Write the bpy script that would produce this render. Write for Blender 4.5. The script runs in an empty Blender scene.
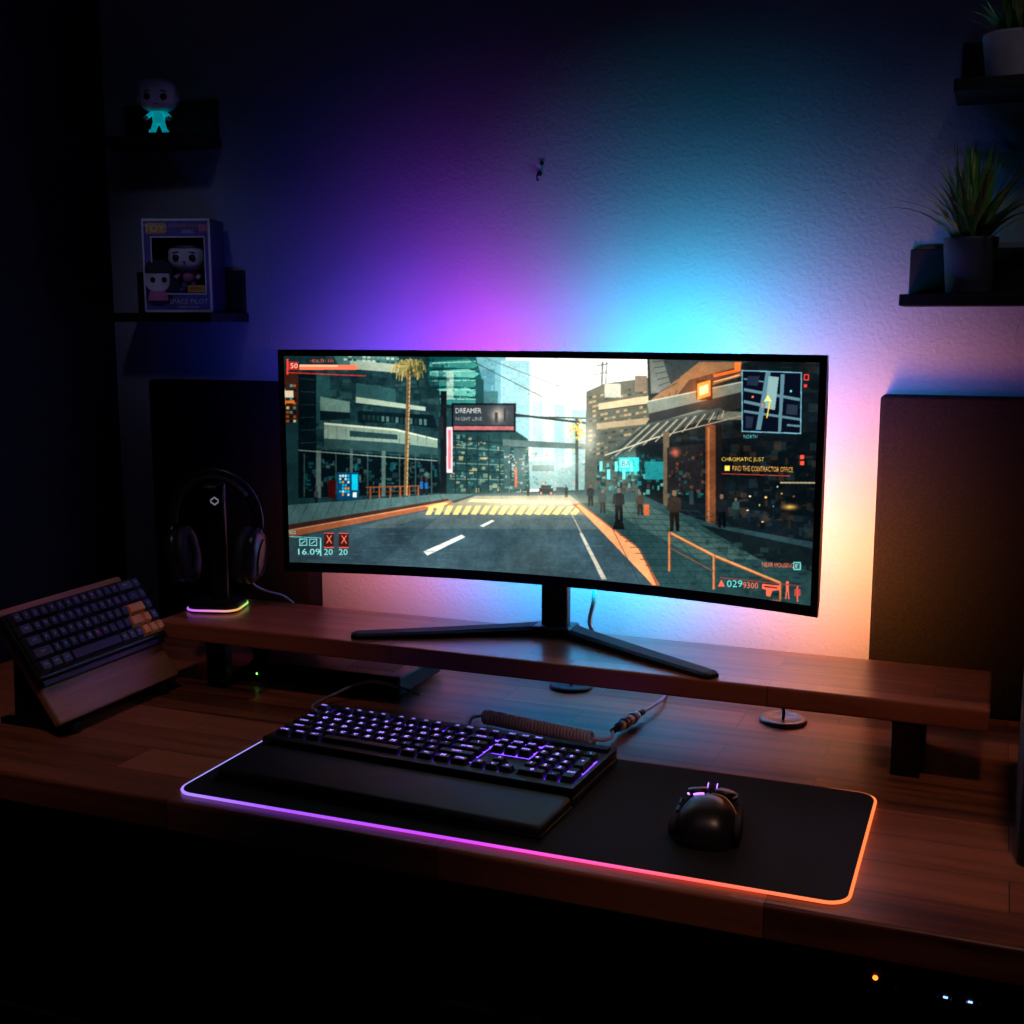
import bpy, bmesh, math, random
import numpy as np
from mathutils import Matrix, Vector, Euler
random.seed(7); np.random.seed(7)
scn = bpy.context.scene
try:
    scn.view_settings.view_transform = 'Standard'
except Exception: pass
T = Matrix.Translation
def R(ax, deg): return Matrix.Rotation(math.radians(deg), 4, ax)
def S(x, y, z): return Matrix.Diagonal((x, y, z, 1))

# ------------------------------------------------------------------ materials
def nd(nt, t, **kw):
    n = nt.nodes.new(t)
    for k, v in kw.items(): setattr(n, k, v)
    return n
def mat(name, col, rough=.5, metal=0, emit=None, es=0, var=.15, vscale=40, bump=None, spec=.5):
    m = bpy.data.materials.new(name); m.use_nodes = True
    nt = m.node_tree; b = nt.nodes['Principled BSDF']
    b.inputs['Roughness'].default_value = rough
    b.inputs['Metallic'].default_value = metal
    b.inputs['Specular IOR Level'].default_value = spec
    tc = nd(nt, 'ShaderNodeTexCoord')
    n = nd(nt, 'ShaderNodeTexNoise'); n.inputs['Scale'].default_value = vscale; n.inputs['Detail'].default_value = 3
    nt.links.new(tc.outputs['Object'], n.inputs['Vector'])
    r = nd(nt, 'ShaderNodeValToRGB')
    r.color_ramp.elements[0].position = .3; r.color_ramp.elements[1].position = .7
    r.color_ramp.elements[0].color = (*[c*(1-var) for c in col], 1)
    r.color_ramp.elements[1].color = (*[min(1, c*(1+var)) for c in col], 1)
    nt.links.new(n.outputs['Fac'], r.inputs['Fac'])
    nt.links.new(r.outputs['Color'], b.inputs['Base Color'])
    if emit:
        b.inputs['Emission Color'].default_value = (*emit, 1); b.inputs['Emission Strength'].default_value = es
    if bump:
        n2 = nd(nt, 'ShaderNodeTexNoise'); n2.inputs['Scale'].default_value = bump[0]; n2.inputs['Detail'].default_value = 5
        nt.links.new(tc.outputs['Object'], n2.inputs['Vector'])
        bp = nd(nt, 'ShaderNodeBump'); bp.inputs['Strength'].default_value = bump[1]; bp.inputs['Distance'].default_value = bump[2]
        nt.links.new(n2.outputs['Fac'], bp.inputs['Height']); nt.links.new(bp.outputs['Normal'], b.inputs['Normal'])
    return m
def mat_attr(name, strength):
    m = bpy.data.materials.new(name); m.use_nodes = True
    nt = m.node_tree; nt.nodes.clear()
    a = nd(nt, 'ShaderNodeAttribute', attribute_name='Col')
    e = nd(nt, 'ShaderNodeEmission'); e.inputs['Strength'].default_value = strength
    o = nd(nt, 'ShaderNodeOutputMaterial')
    nt.links.new(a.outputs['Color'], e.inputs['Color']); nt.links.new(e.outputs[0], o.inputs['Surface'])
    return m
def mat_wood(name, dark, light, rough=.35, row=.09, length=.55, grain=1.0):
    m = bpy.data.materials.new(name); m.use_nodes = True
    nt = m.node_tree; b = nt.nodes['Principled BSDF']; L = nt.links.new
    b.inputs['Roughness'].default_value = rough
    tc = nd(nt, 'ShaderNodeTexCoord')
    br = nd(nt, 'ShaderNodeTexBrick'); br.offset = .37; br.offset_frequency = 2
    br.inputs['Scale'].default_value = 1; br.inputs['Brick Width'].default_value = length; br.inputs['Row Height'].default_value = row
    br.inputs['Mortar Size'].default_value = .0006; br.inputs['Mortar Smooth'].default_value = .2
    br.inputs['Color1'].default_value = (0, 0, 0, 1); br.inputs['Color2'].default_value = (1, 1, 1, 1); br.inputs['Mortar'].default_value = (.0, .0, .0, 1)
    L(tc.outputs['Object'], br.inputs['Vector'])
    mp = nd(nt, 'ShaderNodeMapping'); mp.inputs['Scale'].default_value = (3*grain, 45*grain, 45*grain)
    add = nd(nt, 'ShaderNodeVectorMath', operation='MULTIPLY_ADD'); add.inputs[1].default_value = (3, 3, 3)
    L(br.outputs['Color'], add.inputs[0]); L(tc.outputs['Object'], add.inputs[2])
    L(add.outputs[0], mp.inputs['Vector'])
    n = nd(nt, 'ShaderNodeTexNoise'); n.inputs['Scale'].default_value = 1; n.inputs['Detail'].default_value = 8; n.inputs['Distortion'].default_value = .6
    L(mp.outputs[0], n.inputs['Vector'])
    ml = nd(nt, 'ShaderNodeMath', operation='MULTIPLY_ADD'); ml.inputs[1].default_value = .55
    sep = nd(nt, 'ShaderNodeSeparateColor'); L(br.outputs['Color'], sep.inputs[0])
    L(sep.outputs[0], ml.inputs[0])
    m2 = nd(nt, 'ShaderNodeMath', operation='MULTIPLY'); m2.inputs[1].default_value = 1.0; L(n.outputs['Fac'], m2.inputs[0]); L(m2.outputs[0], ml.inputs[2])
    r = nd(nt, 'ShaderNodeValToRGB'); r.color_ramp.elements[0].position = .30; r.color_ramp.elements[1].position = 1.0
    r.color_ramp.elements[0].color = (*dark, 1); r.color_ramp.elements[1].color = (*light, 1)
    L(ml.outputs[0], r.inputs['Fac'])
    mx = nd(nt, 'ShaderNodeMix', data_type='RGBA'); L(br.outputs['Fac'], mx.inputs[0]); L(r.outputs['Color'], mx.inputs[6]); mx.inputs[7].default_value = (*[c*.5 for c in dark], 1)
    L(mx.outputs[2], b.inputs['Base Color'])
    bp = nd(nt, 'ShaderNodeBump'); bp.inputs['Strength'].default_value = .18; bp.inputs['Distance'].default_value = .002
    L(n.outputs['Fac'], bp.inputs['Height']); L(bp.outputs['Normal'], b.inputs['Normal'])
    return m

M_black = mat('black_plastic', (.008, .008, .009), .42)
M_blackm = mat('black_matte', (.006, .006, .007), .75)
M_metal = mat('dark_metal', (.012, .012, .014), .35, .6)
M_steel = mat('steel', (.5, .5, .52), .25, 1)
M_white = mat('white_print_glow', (.75, .75, .8), .5, emit=(.8, .8, 1), es=.15)  # print with a faint emission added so the logo stays bright
M_desk = mat_wood('walnut_desk', (.055, .014, .006), (.50, .160, .068), .33, .075, .36)
M_shelf = mat_wood('walnut_shelf', (.07, .018, .008), (.44, .125, .050), .28, .062, .55)
M_stand = mat_wood('walnut_stand', (.28, .10, .045), (.66, .30, .14), .45, 1.0, 3.0, 1.6)
M_rim = mat_attr('rgb_rim', 1.5)
M_strip = mat_attr('rgb_strip', 1.5)

# ------------------------------------------------------------------ mesh tools
def t_rbox(sx, sy, sz, bev=.002, seg=2):
    b = bmesh.new(); bmesh.ops.create_cube(b, size=1)
    bmesh.ops.scale(b, vec=(sx, sy, sz), verts=b.verts)
    if bev > 0: bmesh.ops.bevel(b, geom=b.edges[:], offset=bev, segments=seg, profile=.5, affect='EDGES')
    return b
def t_cyl(r1, r2, h, seg=32, bev=0):
    b = bmesh.new(); bmesh.ops.create_cone(b, cap_ends=True, segments=seg, radius1=r1, radius2=r2, depth=h)
    if bev:
        es = [e for e in b.edges if abs(e.verts[0].co.z-e.verts[1].co.z) < 1e-6]
        bmesh.ops.bevel(b, geom=es, offset=bev, segments=2, affect='EDGES')
    bmesh.ops.translate(b, vec=(0, 0, h/2), verts=b.verts); return b
def t_sph(rx, ry, rz, p=2.0, u=28, v=18):
    b = bmesh.new(); bmesh.ops.create_uvsphere(b, u_segments=u, v_segments=v, radius=1)
    for w in b.verts:
        c = w.co; k = (abs(c.x)**p+abs(c.y)**p+abs(c.z)**p)**(-1/p)
        w.co = Vector((c.x*k*rx, c.y*k*ry, c.z*k*rz))
    return b
def t_tube(pts, r, seg=8, closed=False, flat=1.0):
    pts = [Vector(p) for p in pts]; n = len(pts); b = bmesh.new(); rings = []
    rr = r if isinstance(r, (list, tuple)) else [r]*n
    up = None
    for i in range(n):
        if closed: t = pts[(i+1) % n]-pts[(i-1) % n]
        else: t = pts[min(i+1, n-1)]-pts[max(i-1, 0)]
        t.normalize()
        if up is None:
            up = Vector((0, 0, 1)) if abs(t.z) < .9 else Vector((0, 1, 0))
        up = (up-t*up.dot(t)).normalized(); sd = t.cross(up)
        rings.append([b.verts.new(pts[i]+(up*math.cos(a)*flat+sd*math.sin(a))*rr[i]) for a in [2*math.pi*k/seg for k in range(seg)]])
    for i in range(n if closed else n-1):
        A, B = rings[i], rings[(i+1) % n]
        for k in range(seg):
            b.faces.new((A[k], B[k], B[(k+1) % seg], A[(k+1) % seg]))
    if not closed:
        b.faces.new(rings[0]); b.faces.new(rings[-1][::-1])
    return b
def smooth_pts(pts, n=8):
    pts = [Vector(p) for p in pts]; P = [pts[0]]+pts+[pts[-1]]; out = []
    for i in range(1, len(P)-2):
        for k in range(n):
            t = k/n; a, b, c, d = P[i-1], P[i], P[i+1], P[i+2]
            out.append(.5*((2*b)+(c-a)*t+(2*a-5*b+4*c-d)*t*t+(3*b-a-3*c+d)*t**3))
    out.append(pts[-1]); return out
def t_lathe(prof, seg=36):
    b = bmesh.new(); rings = []
    for r, z in prof:
        rings.append([b.verts.new((max(r, 1e-5)*math.cos(2*math.pi*k/seg), max(r, 1e-5)*math.sin(2*math.pi*k/seg), z)) for k in range(seg)])
    for A, B in zip(rings, rings[1:]):
        for k in range(seg): b.faces.new((A[k], A[(k+1) % seg], B[(k+1) % seg], B[k]))
    return b
def t_prism(pts, h, bev=0):
    b = bmesh.new(); lo = [b.verts.new((x, y, 0)) for x, y in pts]; hi = [b.verts.new((x, y, h)) for x, y in pts]
    n = len(pts); b.faces.new(lo[::-1]); b.faces.new(hi)
    for i in range(n): b.faces.new((lo[i], lo[(i+1) % n], hi[(i+1) % n], hi[i]))
    bmesh.ops.recalc_face_normals(b, faces=b.faces)
    if bev: bmesh.ops.bevel(b, geom=[e for e in b.edges if abs(e.verts[0].co.z-e.verts[1].co.z) < 1e-7], offset=bev, segments=2, affect='EDGES')
    return b
def rrect(w, h, r, n=6):
    out = []
    for cx, cy, a0 in ((w/2-r, h/2-r, 0), (-w/2+r, h/2-r, 90), (-w/2+r, -h/2+r, 180), (w/2-r, -h/2+r, 270)):
        for k in range(n+1):
            a = math.radians(a0+90*k/n); out.append((cx+r*math.cos(a), cy+r*math.sin(a)))
    return out
_txt = {}
def t_text(s, size, ext=0.0):
    key = (s, ext)
    if key not in _txt:
        cu = bpy.data.curves.new('txt', 'FONT'); cu.body = s; cu.size = 1; cu.align_x = 'CENTER'; cu.align_y = 'CENTER'; cu.resolution_u = 2; cu.extrude = ext
        ob = bpy.data.objects.new('txt', cu); scn.collection.objects.link(ob)
        bpy.context.view_layer.update()
        me = bpy.data.meshes.new_from_object(ob.evaluated_get(bpy.context.evaluated_depsgraph_get()))
        bpy.data.objects.remove(ob); bpy.data.curves.remove(cu); _txt[key] = me
    b = bmesh.new(); b.from_mesh(_txt[key]); bmesh.ops.scale(b, vec=(size, size, size), verts=b.verts); return b

class MB:
    def __init__(s, name): s.name = name; s.bm = bmesh.new(); s.cl = s.bm.verts.layers.float_color.new('Col'); s.mats = []
    def add(s, t, m, M=None, smooth=False, col=None):
        if m not in s.mats: s.mats.append(m)
        mi = s.mats.index(m); mp = {}
        for v in t.verts:
            w = s.bm.verts.new(M @ v.co if M is not None else v.co)
            c = col(w.co) if callable(col) else (col or (1, 1, 1)); w[s.cl] = (*c, 1); mp[v] = w
        for f in t.faces:
            try: g = s.bm.faces.new([mp[v] for v in f.verts])
            except ValueError: continue
            g.material_index = mi; g.smooth = smooth
        t.free(); return s
    def box(s, x0, x1, y0, y1, z0, z1, m, bev=.002, seg=2, M=None):
        t = t_rbox(x1-x0, y1-y0, z1-z0, bev, seg); K = T(((x0+x1)/2, (y0+y1)/2, (z0+z1)/2))
        return s.add(t, m, (M @ K) if M is not None else K)
    def done(s, loc=(0, 0, 0), rot=0, M=None, parent=None):
        me = bpy.data.meshes.new(s.name); s.bm.to_mesh(me); s.bm.free()
        for m in s.mats: me.materials.append(m)
        ob = bpy.data.objects.new(s.name, me); scn.collection.objects.link(ob)
        ob.matrix_world = M if M is not None else T(loc) @ R('Z', rot)
        if parent: ob.parent = parent
        return ob

# ------------------------------------------------------------------ room
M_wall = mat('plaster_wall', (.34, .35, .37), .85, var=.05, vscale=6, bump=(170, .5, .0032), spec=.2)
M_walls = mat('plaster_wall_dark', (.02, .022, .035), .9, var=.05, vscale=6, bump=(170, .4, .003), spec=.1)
M_trim = mat('trim_paint', (.5, .5, .52), .5)
M_floor = mat_wood('floor_boards', (.04, .03, .025), (.16, .11, .09), .4, .14, 1.1)
M_ceil = mat('ceiling_paint', (.3, .3, .32), .9)
YW = 1.90
def slab(name, x0, x1, y0, y1, z0, z1, m):
    b = MB(name); c = ((x0+x1)/2, (y0+y1)/2, (z0+z1)/2)
    b.add(t_rbox(x1-x0, y1-y0, z1-z0, 0), m); return b.done(c)
slab('floor', -1.66, 1.7, -1.2, 2.0, -.1, 0, M_floor)
slab('wall_back', -1.66, 1.7, YW, YW+.1, 0, 2.6, M_wall)
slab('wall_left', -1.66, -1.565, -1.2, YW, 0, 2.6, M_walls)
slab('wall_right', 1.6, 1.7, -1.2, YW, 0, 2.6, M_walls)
slab('ceiling', -1.66, 1.7, -1.2, 2.0, 2.6, 2.7, M_ceil)
b = MB('baseboard_back'); b.box(-1.575, 1.59, -.008, .008, -.045, .045, M_trim, .003); b.done((0, YW-.0085, .046))
b = MB('baseboard_left'); b.box(-.008, .008, -1.5, 1.5, -.045, .045, M_trim, .003); b.done((-1.5565, .37, .046))

b = MB('wall_hook')
b.add(t_cyl(.004, .003, .003, 12), M_blackm, R('X', 90), True)
b.add(t_tube(smooth_pts([(0, 0, 0), (0, -.008, -.001), (0, -.012, -.006), (0, -.010, -.011), (0, -.006, -.010)], 4), .0014, 6), M_metal, None, True)
b.add(t_cyl(.003, .003, .003, 10), M_blackm, T((.004, 0, .016)) @ R('X', 90))
b.done((-.708, YW-.001, 1.556))

# ------------------------------------------------------------------ desk
b = MB('wooden_desk')
b.add(t_rbox(2.0, .74, .04, .004, 3), M_desk, T((0, 0, -.02)))
for sx in (-.86, .88):
    b.box(sx-.035, sx+.035, -.28, -.22, -.745, -.04, M_metal, .004)
    b.box(sx-.035, sx+.035, .22, .28, -.745, -.04, M_metal, .004)
    b.box(sx-.035, sx+.035, -.34, .34, -.75, -.72, M_metal, .004)
    b.box(sx-.03, sx+.03, -.30, .30, -.075, -.04, M_metal, .004)
b.box(-.86, .88, .22, .26, -.12, -.05, M_metal, .003)
b.box(-.86, .88, -.27, -.24, -.09, -.05, M_metal, .003)
b.done((-.55, 1.525, .75))

b = MB('drawer_cabinet')
b.box(-.2, .2, -.25, .25, 0, .56, M_blackm, .006)
for k in range(3):
    b.box(-.19, .19, -.268, -.25, .02+k*.18, .185+k*.18, M_black, .004)
    b.box(-.06, .06, -.285, -.272, .145+k*.18, .155+k*.18, M_metal, .002)
    b.box(-.06, -.052, -.285, -.264, .145+k*.18, .155+k*.18, M_metal, .001); b.box(.052, .06, -.285, -.264, .145+k*.18, .155+k*.18, M_metal, .001)
b.done((-1.12, 1.5, 0))

# ------------------------------------------------------------------ monitor shelf
b = MB('monitor_shelf')
b.add(t_rbox(1.233, .185, .028, .003, 2), M_shelf, T((0, 0, .09)))
for sx in (-.52, .52):
    b.box(sx-.018, sx+.018, -.075, -.055, .001, .076, M_metal, .002)
    b.box(sx-.018, sx+.018, .055, .075, .001, .076, M_metal, .002)
    b.box(sx-.018, sx+.018, -.075, .075, .066, .076, M_metal, .002)
    b.box(sx-.018, sx+.018, -.075, .075, 0, .006, M_metal, .002)
b.done((-.6065, 1.642, .75))
ZS = .854

# ------------------------------------------------------------------ monitor screen painting (supersampled, then stored as vertex colours)
SC = [(285, 357), (820, 362), (810, 606), (291, 565)]
def homog(uv, xy):
    A = []; B = []
    for (u, v), (x, y) in zip(uv, xy):
        A.append([u, v, 1, 0, 0, 0, -u*x, -v*x]); B.append(x); A.append([0, 0, 0, u, v, 1, -u*y, -v*y]); B.append(y)
    return np.append(np.linalg.solve(np.array(A, float), np.array(B, float)), 1).reshape(3, 3)
H = homog([(0, 1), (1, 1), (1, 0), (0, 0)], SC)
NU, NV, SSN = 960, 410, 2
uu, vv = np.meshgrid((np.arange(NU*SSN)+.5)/(NU*SSN), (np.arange(NV*SSN)+.5)/(NV*SSN))
W_ = H[2, 0]*uu+H[2, 1]*vv+1; PX = (H[0, 0]*uu+H[0, 1]*vv+H[0, 2])/W_; PY = (H[1, 0]*uu+H[1, 1]*vv+H[1, 2])/W_
kk = .0285*(1-(2*uu-1)**2); PX = PX+kk*(1010-PX); PY = PY+kk*(320-PY)
SH = PX.shape; CX0 = PX.min(0); CX1 = PX.max(0); RY0 = PY.min(1); RY1 = PY.max(1)
IMG = np.zeros((*SH, 3), np.float32); IMG[:] = np.array((24, 36, 40))/255
def poly(pts, col, a=1.0):
    pts = np.array(pts, float); x0, y0 = pts.min(0); x1, y1 = pts.max(0)
    ci = np.nonzero((CX1 >= x0) & (CX0 <= x1))[0]; ri = np.nonzero((RY1 >= y0) & (RY0 <= y1))[0]
    if ci.size == 0 or ri.size == 0: return
    sl = (slice(ri[0], ri[-1]+1), slice(ci[0], ci[-1]+1)); x = PX[sl]; y = PY[sl]; ins = np.zeros(x.shape, bool); n = len(pts)
    for i in range(n):
        xa, ya = pts[i]; xb, yb = pts[(i+1) % n]
        if ya == yb: continue
        ins ^= ((ya > y) != (yb > y)) & (x < (xb-xa)*(y-ya)/(yb-ya)+xa)
    sub = IMG[sl]; sub[ins] = sub[ins]*(1-a)+np.array(col)/255*a
def rect(x0, y0, x1, y1, col, a=1.0): return poly([(x0, y0), (x1, y0), (x1, y1), (x0, y1)], col, a)
def line(x0, y0, x1, y1, w, col, a=1.0):
    d = math.hypot(x1-x0, y1-y0) or 1; nx = -(y1-y0)/d*w/2; ny = (x1-x0)/d*w/2
    poly([(x0+nx, y0+ny), (x1+nx, y1+ny), (x1-nx, y1-ny), (x0-nx, y0-ny)], col, a)
def glow(x, y, r, col, a, ry=None):
    g = (np.exp(-(((PX-x)/r)**2+((PY-y)/(ry or r))**2))*a)[..., None]; IMG[:] = IMG*(1-g)+np.array(col)/255*g
def bloom(x, y, r, col, a, ry=None):
    g = (np.exp(-(((PX-x)/r)**2+((PY-y)/(ry or r))**2))*a)[..., None]; IMG[:] = IMG+np.array(col)/255*g
def qgrid(q, nx, ny, fx, fy, cols, prob=1, a=1.0):
    (ax, ay), (bx, by), (cx, cy), (dx, dy) = q
    def bl(u, v): return ((ax*(1-u)+bx*u)*(1-v)+(dx*(1-u)+cx*u)*v, (ay*(1-u)+by*u)*(1-v)+(dy*(1-u)+cy*u)*v)
    for i in range(nx):
        for j in range(ny):
            if random.random() > prob: continue
            u0 = (i+(1-fx)/2)/nx; u1 = (i+(1+fx)/2)/nx; v0 = (j+(1-fy)/2)/ny; v1 = (j+(1+fy)/2)/ny
            poly([bl(u0, v0), bl(u1, v0), bl(u1, v1), bl(u0, v1)], random.choice(cols), a)
_gl = {}
def label(s, x0, y0, h, col, slope=0, cw=None, a=1.0):
    if s not in _gl:
        b_ = t_text(s, 1.0); tris = []
        for f in b_.faces: tris.append([(v.co.x, v.co.y) for v in f.verts])
        xs_ = [p[0] for t_ in tris for p in t_]; ys_ = [p[1] for t_ in tris for p in t_]
        _gl[s] = (tris, min(xs_), max(xs_), min(ys_), max(ys_)); b_.free()
    tris, xa, xb, ya, yb = _gl[s]; cw = cw or h*.78; wid = cw*len(s)*.94
    for t_ in tris:
        poly([(x0+(px-xa)/(xb-xa)*wid, y0+(yb-py)/(yb-ya)*h+slope*(px-xa)/(xb-xa)*wid) for px, py in t_], col, a)
def speckle(q, n, cols, smin, smax, a=.7, asp=1):
    (ax, ay), (bx, by), (cx, cy), (dx, dy) = q
    for _ in range(n):
        u, v = random.random(), random.random(); x = (ax*(1-u)+bx*u)*(1-v)+(dx*(1-u)+cx*u)*v; y = (ay*(1-u)+by*u)*(1-v)+(dy*(1-u)+cy*u)*v
        w = random.uniform(smin, smax)*asp; h = random.uniform(smin, smax); rect(x, y, x+w, y+h, random.choice(cols), a)
def vnoise(nx, ny):
    g = np.random.rand(ny+2, nx+2); ys_ = np.linspace(0, ny, SH[0]); xs_ = np.linspace(0, nx, SH[1]); yi = ys_.astype(int); xi = xs_.astype(int); fy = (ys_-yi)[:, None]; fx = (xs_-xi)[None]
    fx = fx*fx*(3-2*fx); fy = fy*fy*(3-2*fy)
    return (g[yi][:, xi]*(1-fx)+g[yi][:, xi+1]*fx)*(1-fy)+(g[yi+1][:, xi]*(1-fx)+g[yi+1][:, xi+1]*fx)*fy-.5
def blur(n):
    global IMG
    for _ in range(n):
        p = np.pad(IMG, ((1, 1), (1, 1), (0, 0)), 'edge')
        IMG = (p[1:-1, 1:-1]*2+p[:-2, 1:-1]+p[2:, 1:-1]+p[1:-1, :-2]+p[1:-1, 2:])/6
# sky
poly([(440, 350), (730, 350), (700, 372), (655, 386), (625, 400), (600, 420), (596, 495), (520, 495), (480, 450), (455, 400)], (255, 248, 228))
glow(600, 372, 60, (255, 252, 240), .9, 30)
glow(560, 470, 60, (215, 228, 212), .75, 35)
# hazy towers
rect(476, 357, 508, 440, (104, 160, 170)); rect(503, 361, 532, 445, (140, 188, 194)); rect(481, 370, 497, 440, (80, 136, 148))
qgrid([(504, 363), (531, 363), (531, 430), (504, 430)], 7, 22, .6, .5, [(114, 168, 176), (166, 206, 206)], .7, .7)
qgrid([(478, 360), (500, 360), (500, 430), (478, 430)], 6, 22, .6, .5, [(74, 128, 140), (126, 176, 180)], .6, .7)
rect(534, 402, 547, 485, (165, 198, 196)); rect(545, 393, 558, 485, (190, 210, 202)); rect(556, 405, 568, 485, (146, 184, 184)); rect(566, 396, 574, 485, (178, 202, 194)); rect(574, 410, 592, 485, (136, 170, 168))
qgrid([(534, 404), (592, 412), (592, 480), (534, 480)], 24, 26, .5, .4, [(130, 164, 166), (200, 216, 208)], .4, .7)
poly([(560, 470), (596, 460), (596, 492), (545, 492)], (116, 150, 148)); rect(525, 462, 560, 490, (124, 160, 158))
line(604, 362, 603, 392, 1.8, (70, 80, 80)); line(598, 366, 610, 364, 1.2, (70, 80, 80)); line(608, 362, 607, 388, 1.2, (80, 90, 90)); line(601, 374, 611, 373, 1, (90, 100, 100))
# left mid buildings (teal)
poly([(424, 355), (478, 357), (484, 380), (480, 408), (455, 412), (424, 410)], (20, 78, 80))
for k in range(5):
    poly([(432, 363+k*9), (470, 360+k*9.5), (482, 365+k*9.5), (476, 369+k*9.5), (432, 368+k*9)], (100, 176, 162) if k % 2 else (56, 128, 120)); line(434, 370.5+k*9, 478, 370.5+k*9.5, .8, (10, 44, 46)); line(434, 364+k*9, 478, 362+k*9.5, .7, (170, 220, 200))
speckle([(430, 360), (480, 360), (480, 405), (430, 405)], 90, [(16, 56, 60), (140, 200, 184), (54, 114, 108)], .6, 2)
rect(449, 372, 456, 400, (200, 215, 196), .6); rect(478, 380, 486, 470, (30, 66, 70)); rect(486, 392, 500, 470, (58, 102, 106))
poly([(448, 405), (500, 420), (530, 440), (532, 492), (448, 497)], (30, 56, 58))
speckle([(452, 434), (528, 446), (528, 490), (452, 494)], 240, [(70, 108, 100), (110, 134, 116), (18, 34, 38), (38, 92, 94), (24, 46, 50), (170, 156, 110)], .8, 4.5, .75, 1.2)
for k in range(6): line(452, 440+k*8, 530, 446+k*7, 1.0, (96, 124, 114) if k % 2 else (20, 34, 38))
for k in range(7): line(458+k*11, 436, 458+k*11, 494, 1.2, (24, 40, 44))
line(455, 352, 545, 398, .9, (60, 80, 82)); line(470, 352, 600, 402, .7, (80, 95, 95)); line(640, 362, 530, 395, .6, (90, 100, 100)); line(540, 352, 640, 392, .6, (110, 116, 112))
# left block
poly([(280, 350), (432, 350), (430, 384), (442, 392), (446, 497), (280, 510)], (29, 52, 56))
speckle([(300, 352), (440, 352), (446, 495), (300, 505)], 480, [(40, 68, 70), (16, 30, 35), (58, 90, 86), (22, 38, 43)], .8, 8, .4, 1.6)
poly([(332, 350), (402, 352), (396, 372), (340, 366)], (62, 98, 96)); poly([(352, 360), (404, 366), (404, 374), (352, 370)], (150, 164, 146))
qgrid([(345, 352), (402, 354), (402, 366), (345, 362)], 12, 3, .7, .6, [(166, 184, 166), (36, 60, 62), (90, 124, 120)], .8)
rect(284, 372, 300, 422, (60, 36, 30)); qgrid([(284, 385), (298, 385), (298, 425), (284, 425)], 4, 9, .8, .6, [(160, 90, 40), (216, 194, 150), (25, 28, 30), (80, 150, 150)], .7); rect(284, 392, 295, 399, (244, 226, 190)); rect(284, 402, 296, 405, (236, 130, 50))
rect(300, 374, 318, 500, (16, 26, 30)); poly([(318, 372), (332, 376), (332, 420), (318, 425)], (38, 70, 72))
for k in range(9): line(302, 380+k*13, 317, 381+k*12.6, .7, (38, 58, 60))
poly([(322, 398), (352, 403), (352, 414), (322, 412)], (96, 124, 114)); poly([(322, 412), (352, 414), (352, 420), (322, 422)], (18, 31, 34))
poly([(326, 424), (398, 430), (440, 440), (440, 449), (396, 444), (326, 440)], (122, 144, 130)); poly([(326, 424), (398, 430), (440, 440), (440, 441.5), (398, 432), (326, 426)], (200, 208, 180)); poly([(326, 440), (396, 444), (440, 449), (440, 456), (396, 453), (326, 450)], (44, 68, 68))
for k in range(12): line(330+k*9, 427+k*.9, 330+k*9, 440+k*.6, .6, (88, 106, 96))
poly([(352, 432), (400, 436), (400, 441), (352, 438)], (36, 58, 60)); poly([(358, 384), (398, 390), (398, 404), (358, 398)], (46, 80, 80)); poly([(358, 398), (428, 408), (428, 412), (358, 404)], (160, 178, 158))
poly([(360, 412), (436, 416), (440, 430), (398, 424), (360, 424)], (16, 29, 33))
qgrid([(364, 415), (430, 419), (430, 428), (364, 422)], 14, 1, .6, .7, [(70, 102, 98), (30, 46, 48)], 1)
poly([(300, 450), (440, 460), (444, 494), (300, 500)], (14, 23, 27))
speckle([(304, 456), (438, 463), (438, 490), (304, 496)], 220, [(38, 62, 62), (20, 36, 39), (80, 108, 100), (26, 88, 94), (12, 20, 24)], 1, 6, .6)
for k in range(9): line(306+k*16, 455, 306+k*16, 499-k*.5, 1.3, (52, 72, 70))
rect(318, 452, 323, 500, (80, 100, 96)); rect(384, 452, 388, 498, (76, 98, 94)); rect(352, 450, 355, 500, (66, 84, 82)); line(300, 452, 440, 462, 1.1, (116, 138, 124))
rect(339, 474, 361, 502, (20, 66, 100)); qgrid([(341, 476), (352, 476), (352, 498), (341, 498)], 4, 7, .75, .75, [(200, 235, 230), (30, 180, 210), (236, 140, 60), (26, 60, 90)], 1); rect(354, 476, 360, 492, (30, 190, 216)); rect(355, 494, 359, 499, (230, 240, 230)); rect(330, 482, 338, 500, (56, 20, 22))
for x in (372, 381, 392, 402, 411, 420): rect(x, 488, x+1.6, 503-(x-372)*.06, (150, 82, 46))
line(368, 489, 424, 487, 1.1, (140, 78, 46)); line(368, 494, 424, 492, .7, (110, 62, 40))
for x, y, h in ((424, 501, 24), (429, 500, 22), (318, 508, 20)): rect(x-1.5, y-h*.75, x+1.8, y, (24, 30, 36)); rect(x-1, y-h, x+1, y-h*.78, (60, 50, 48)); rect(x-1.6, y-h*.75, x+1.6, y-h*.45, (40, 90, 150) if x != 318 else (60, 60, 66))
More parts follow.
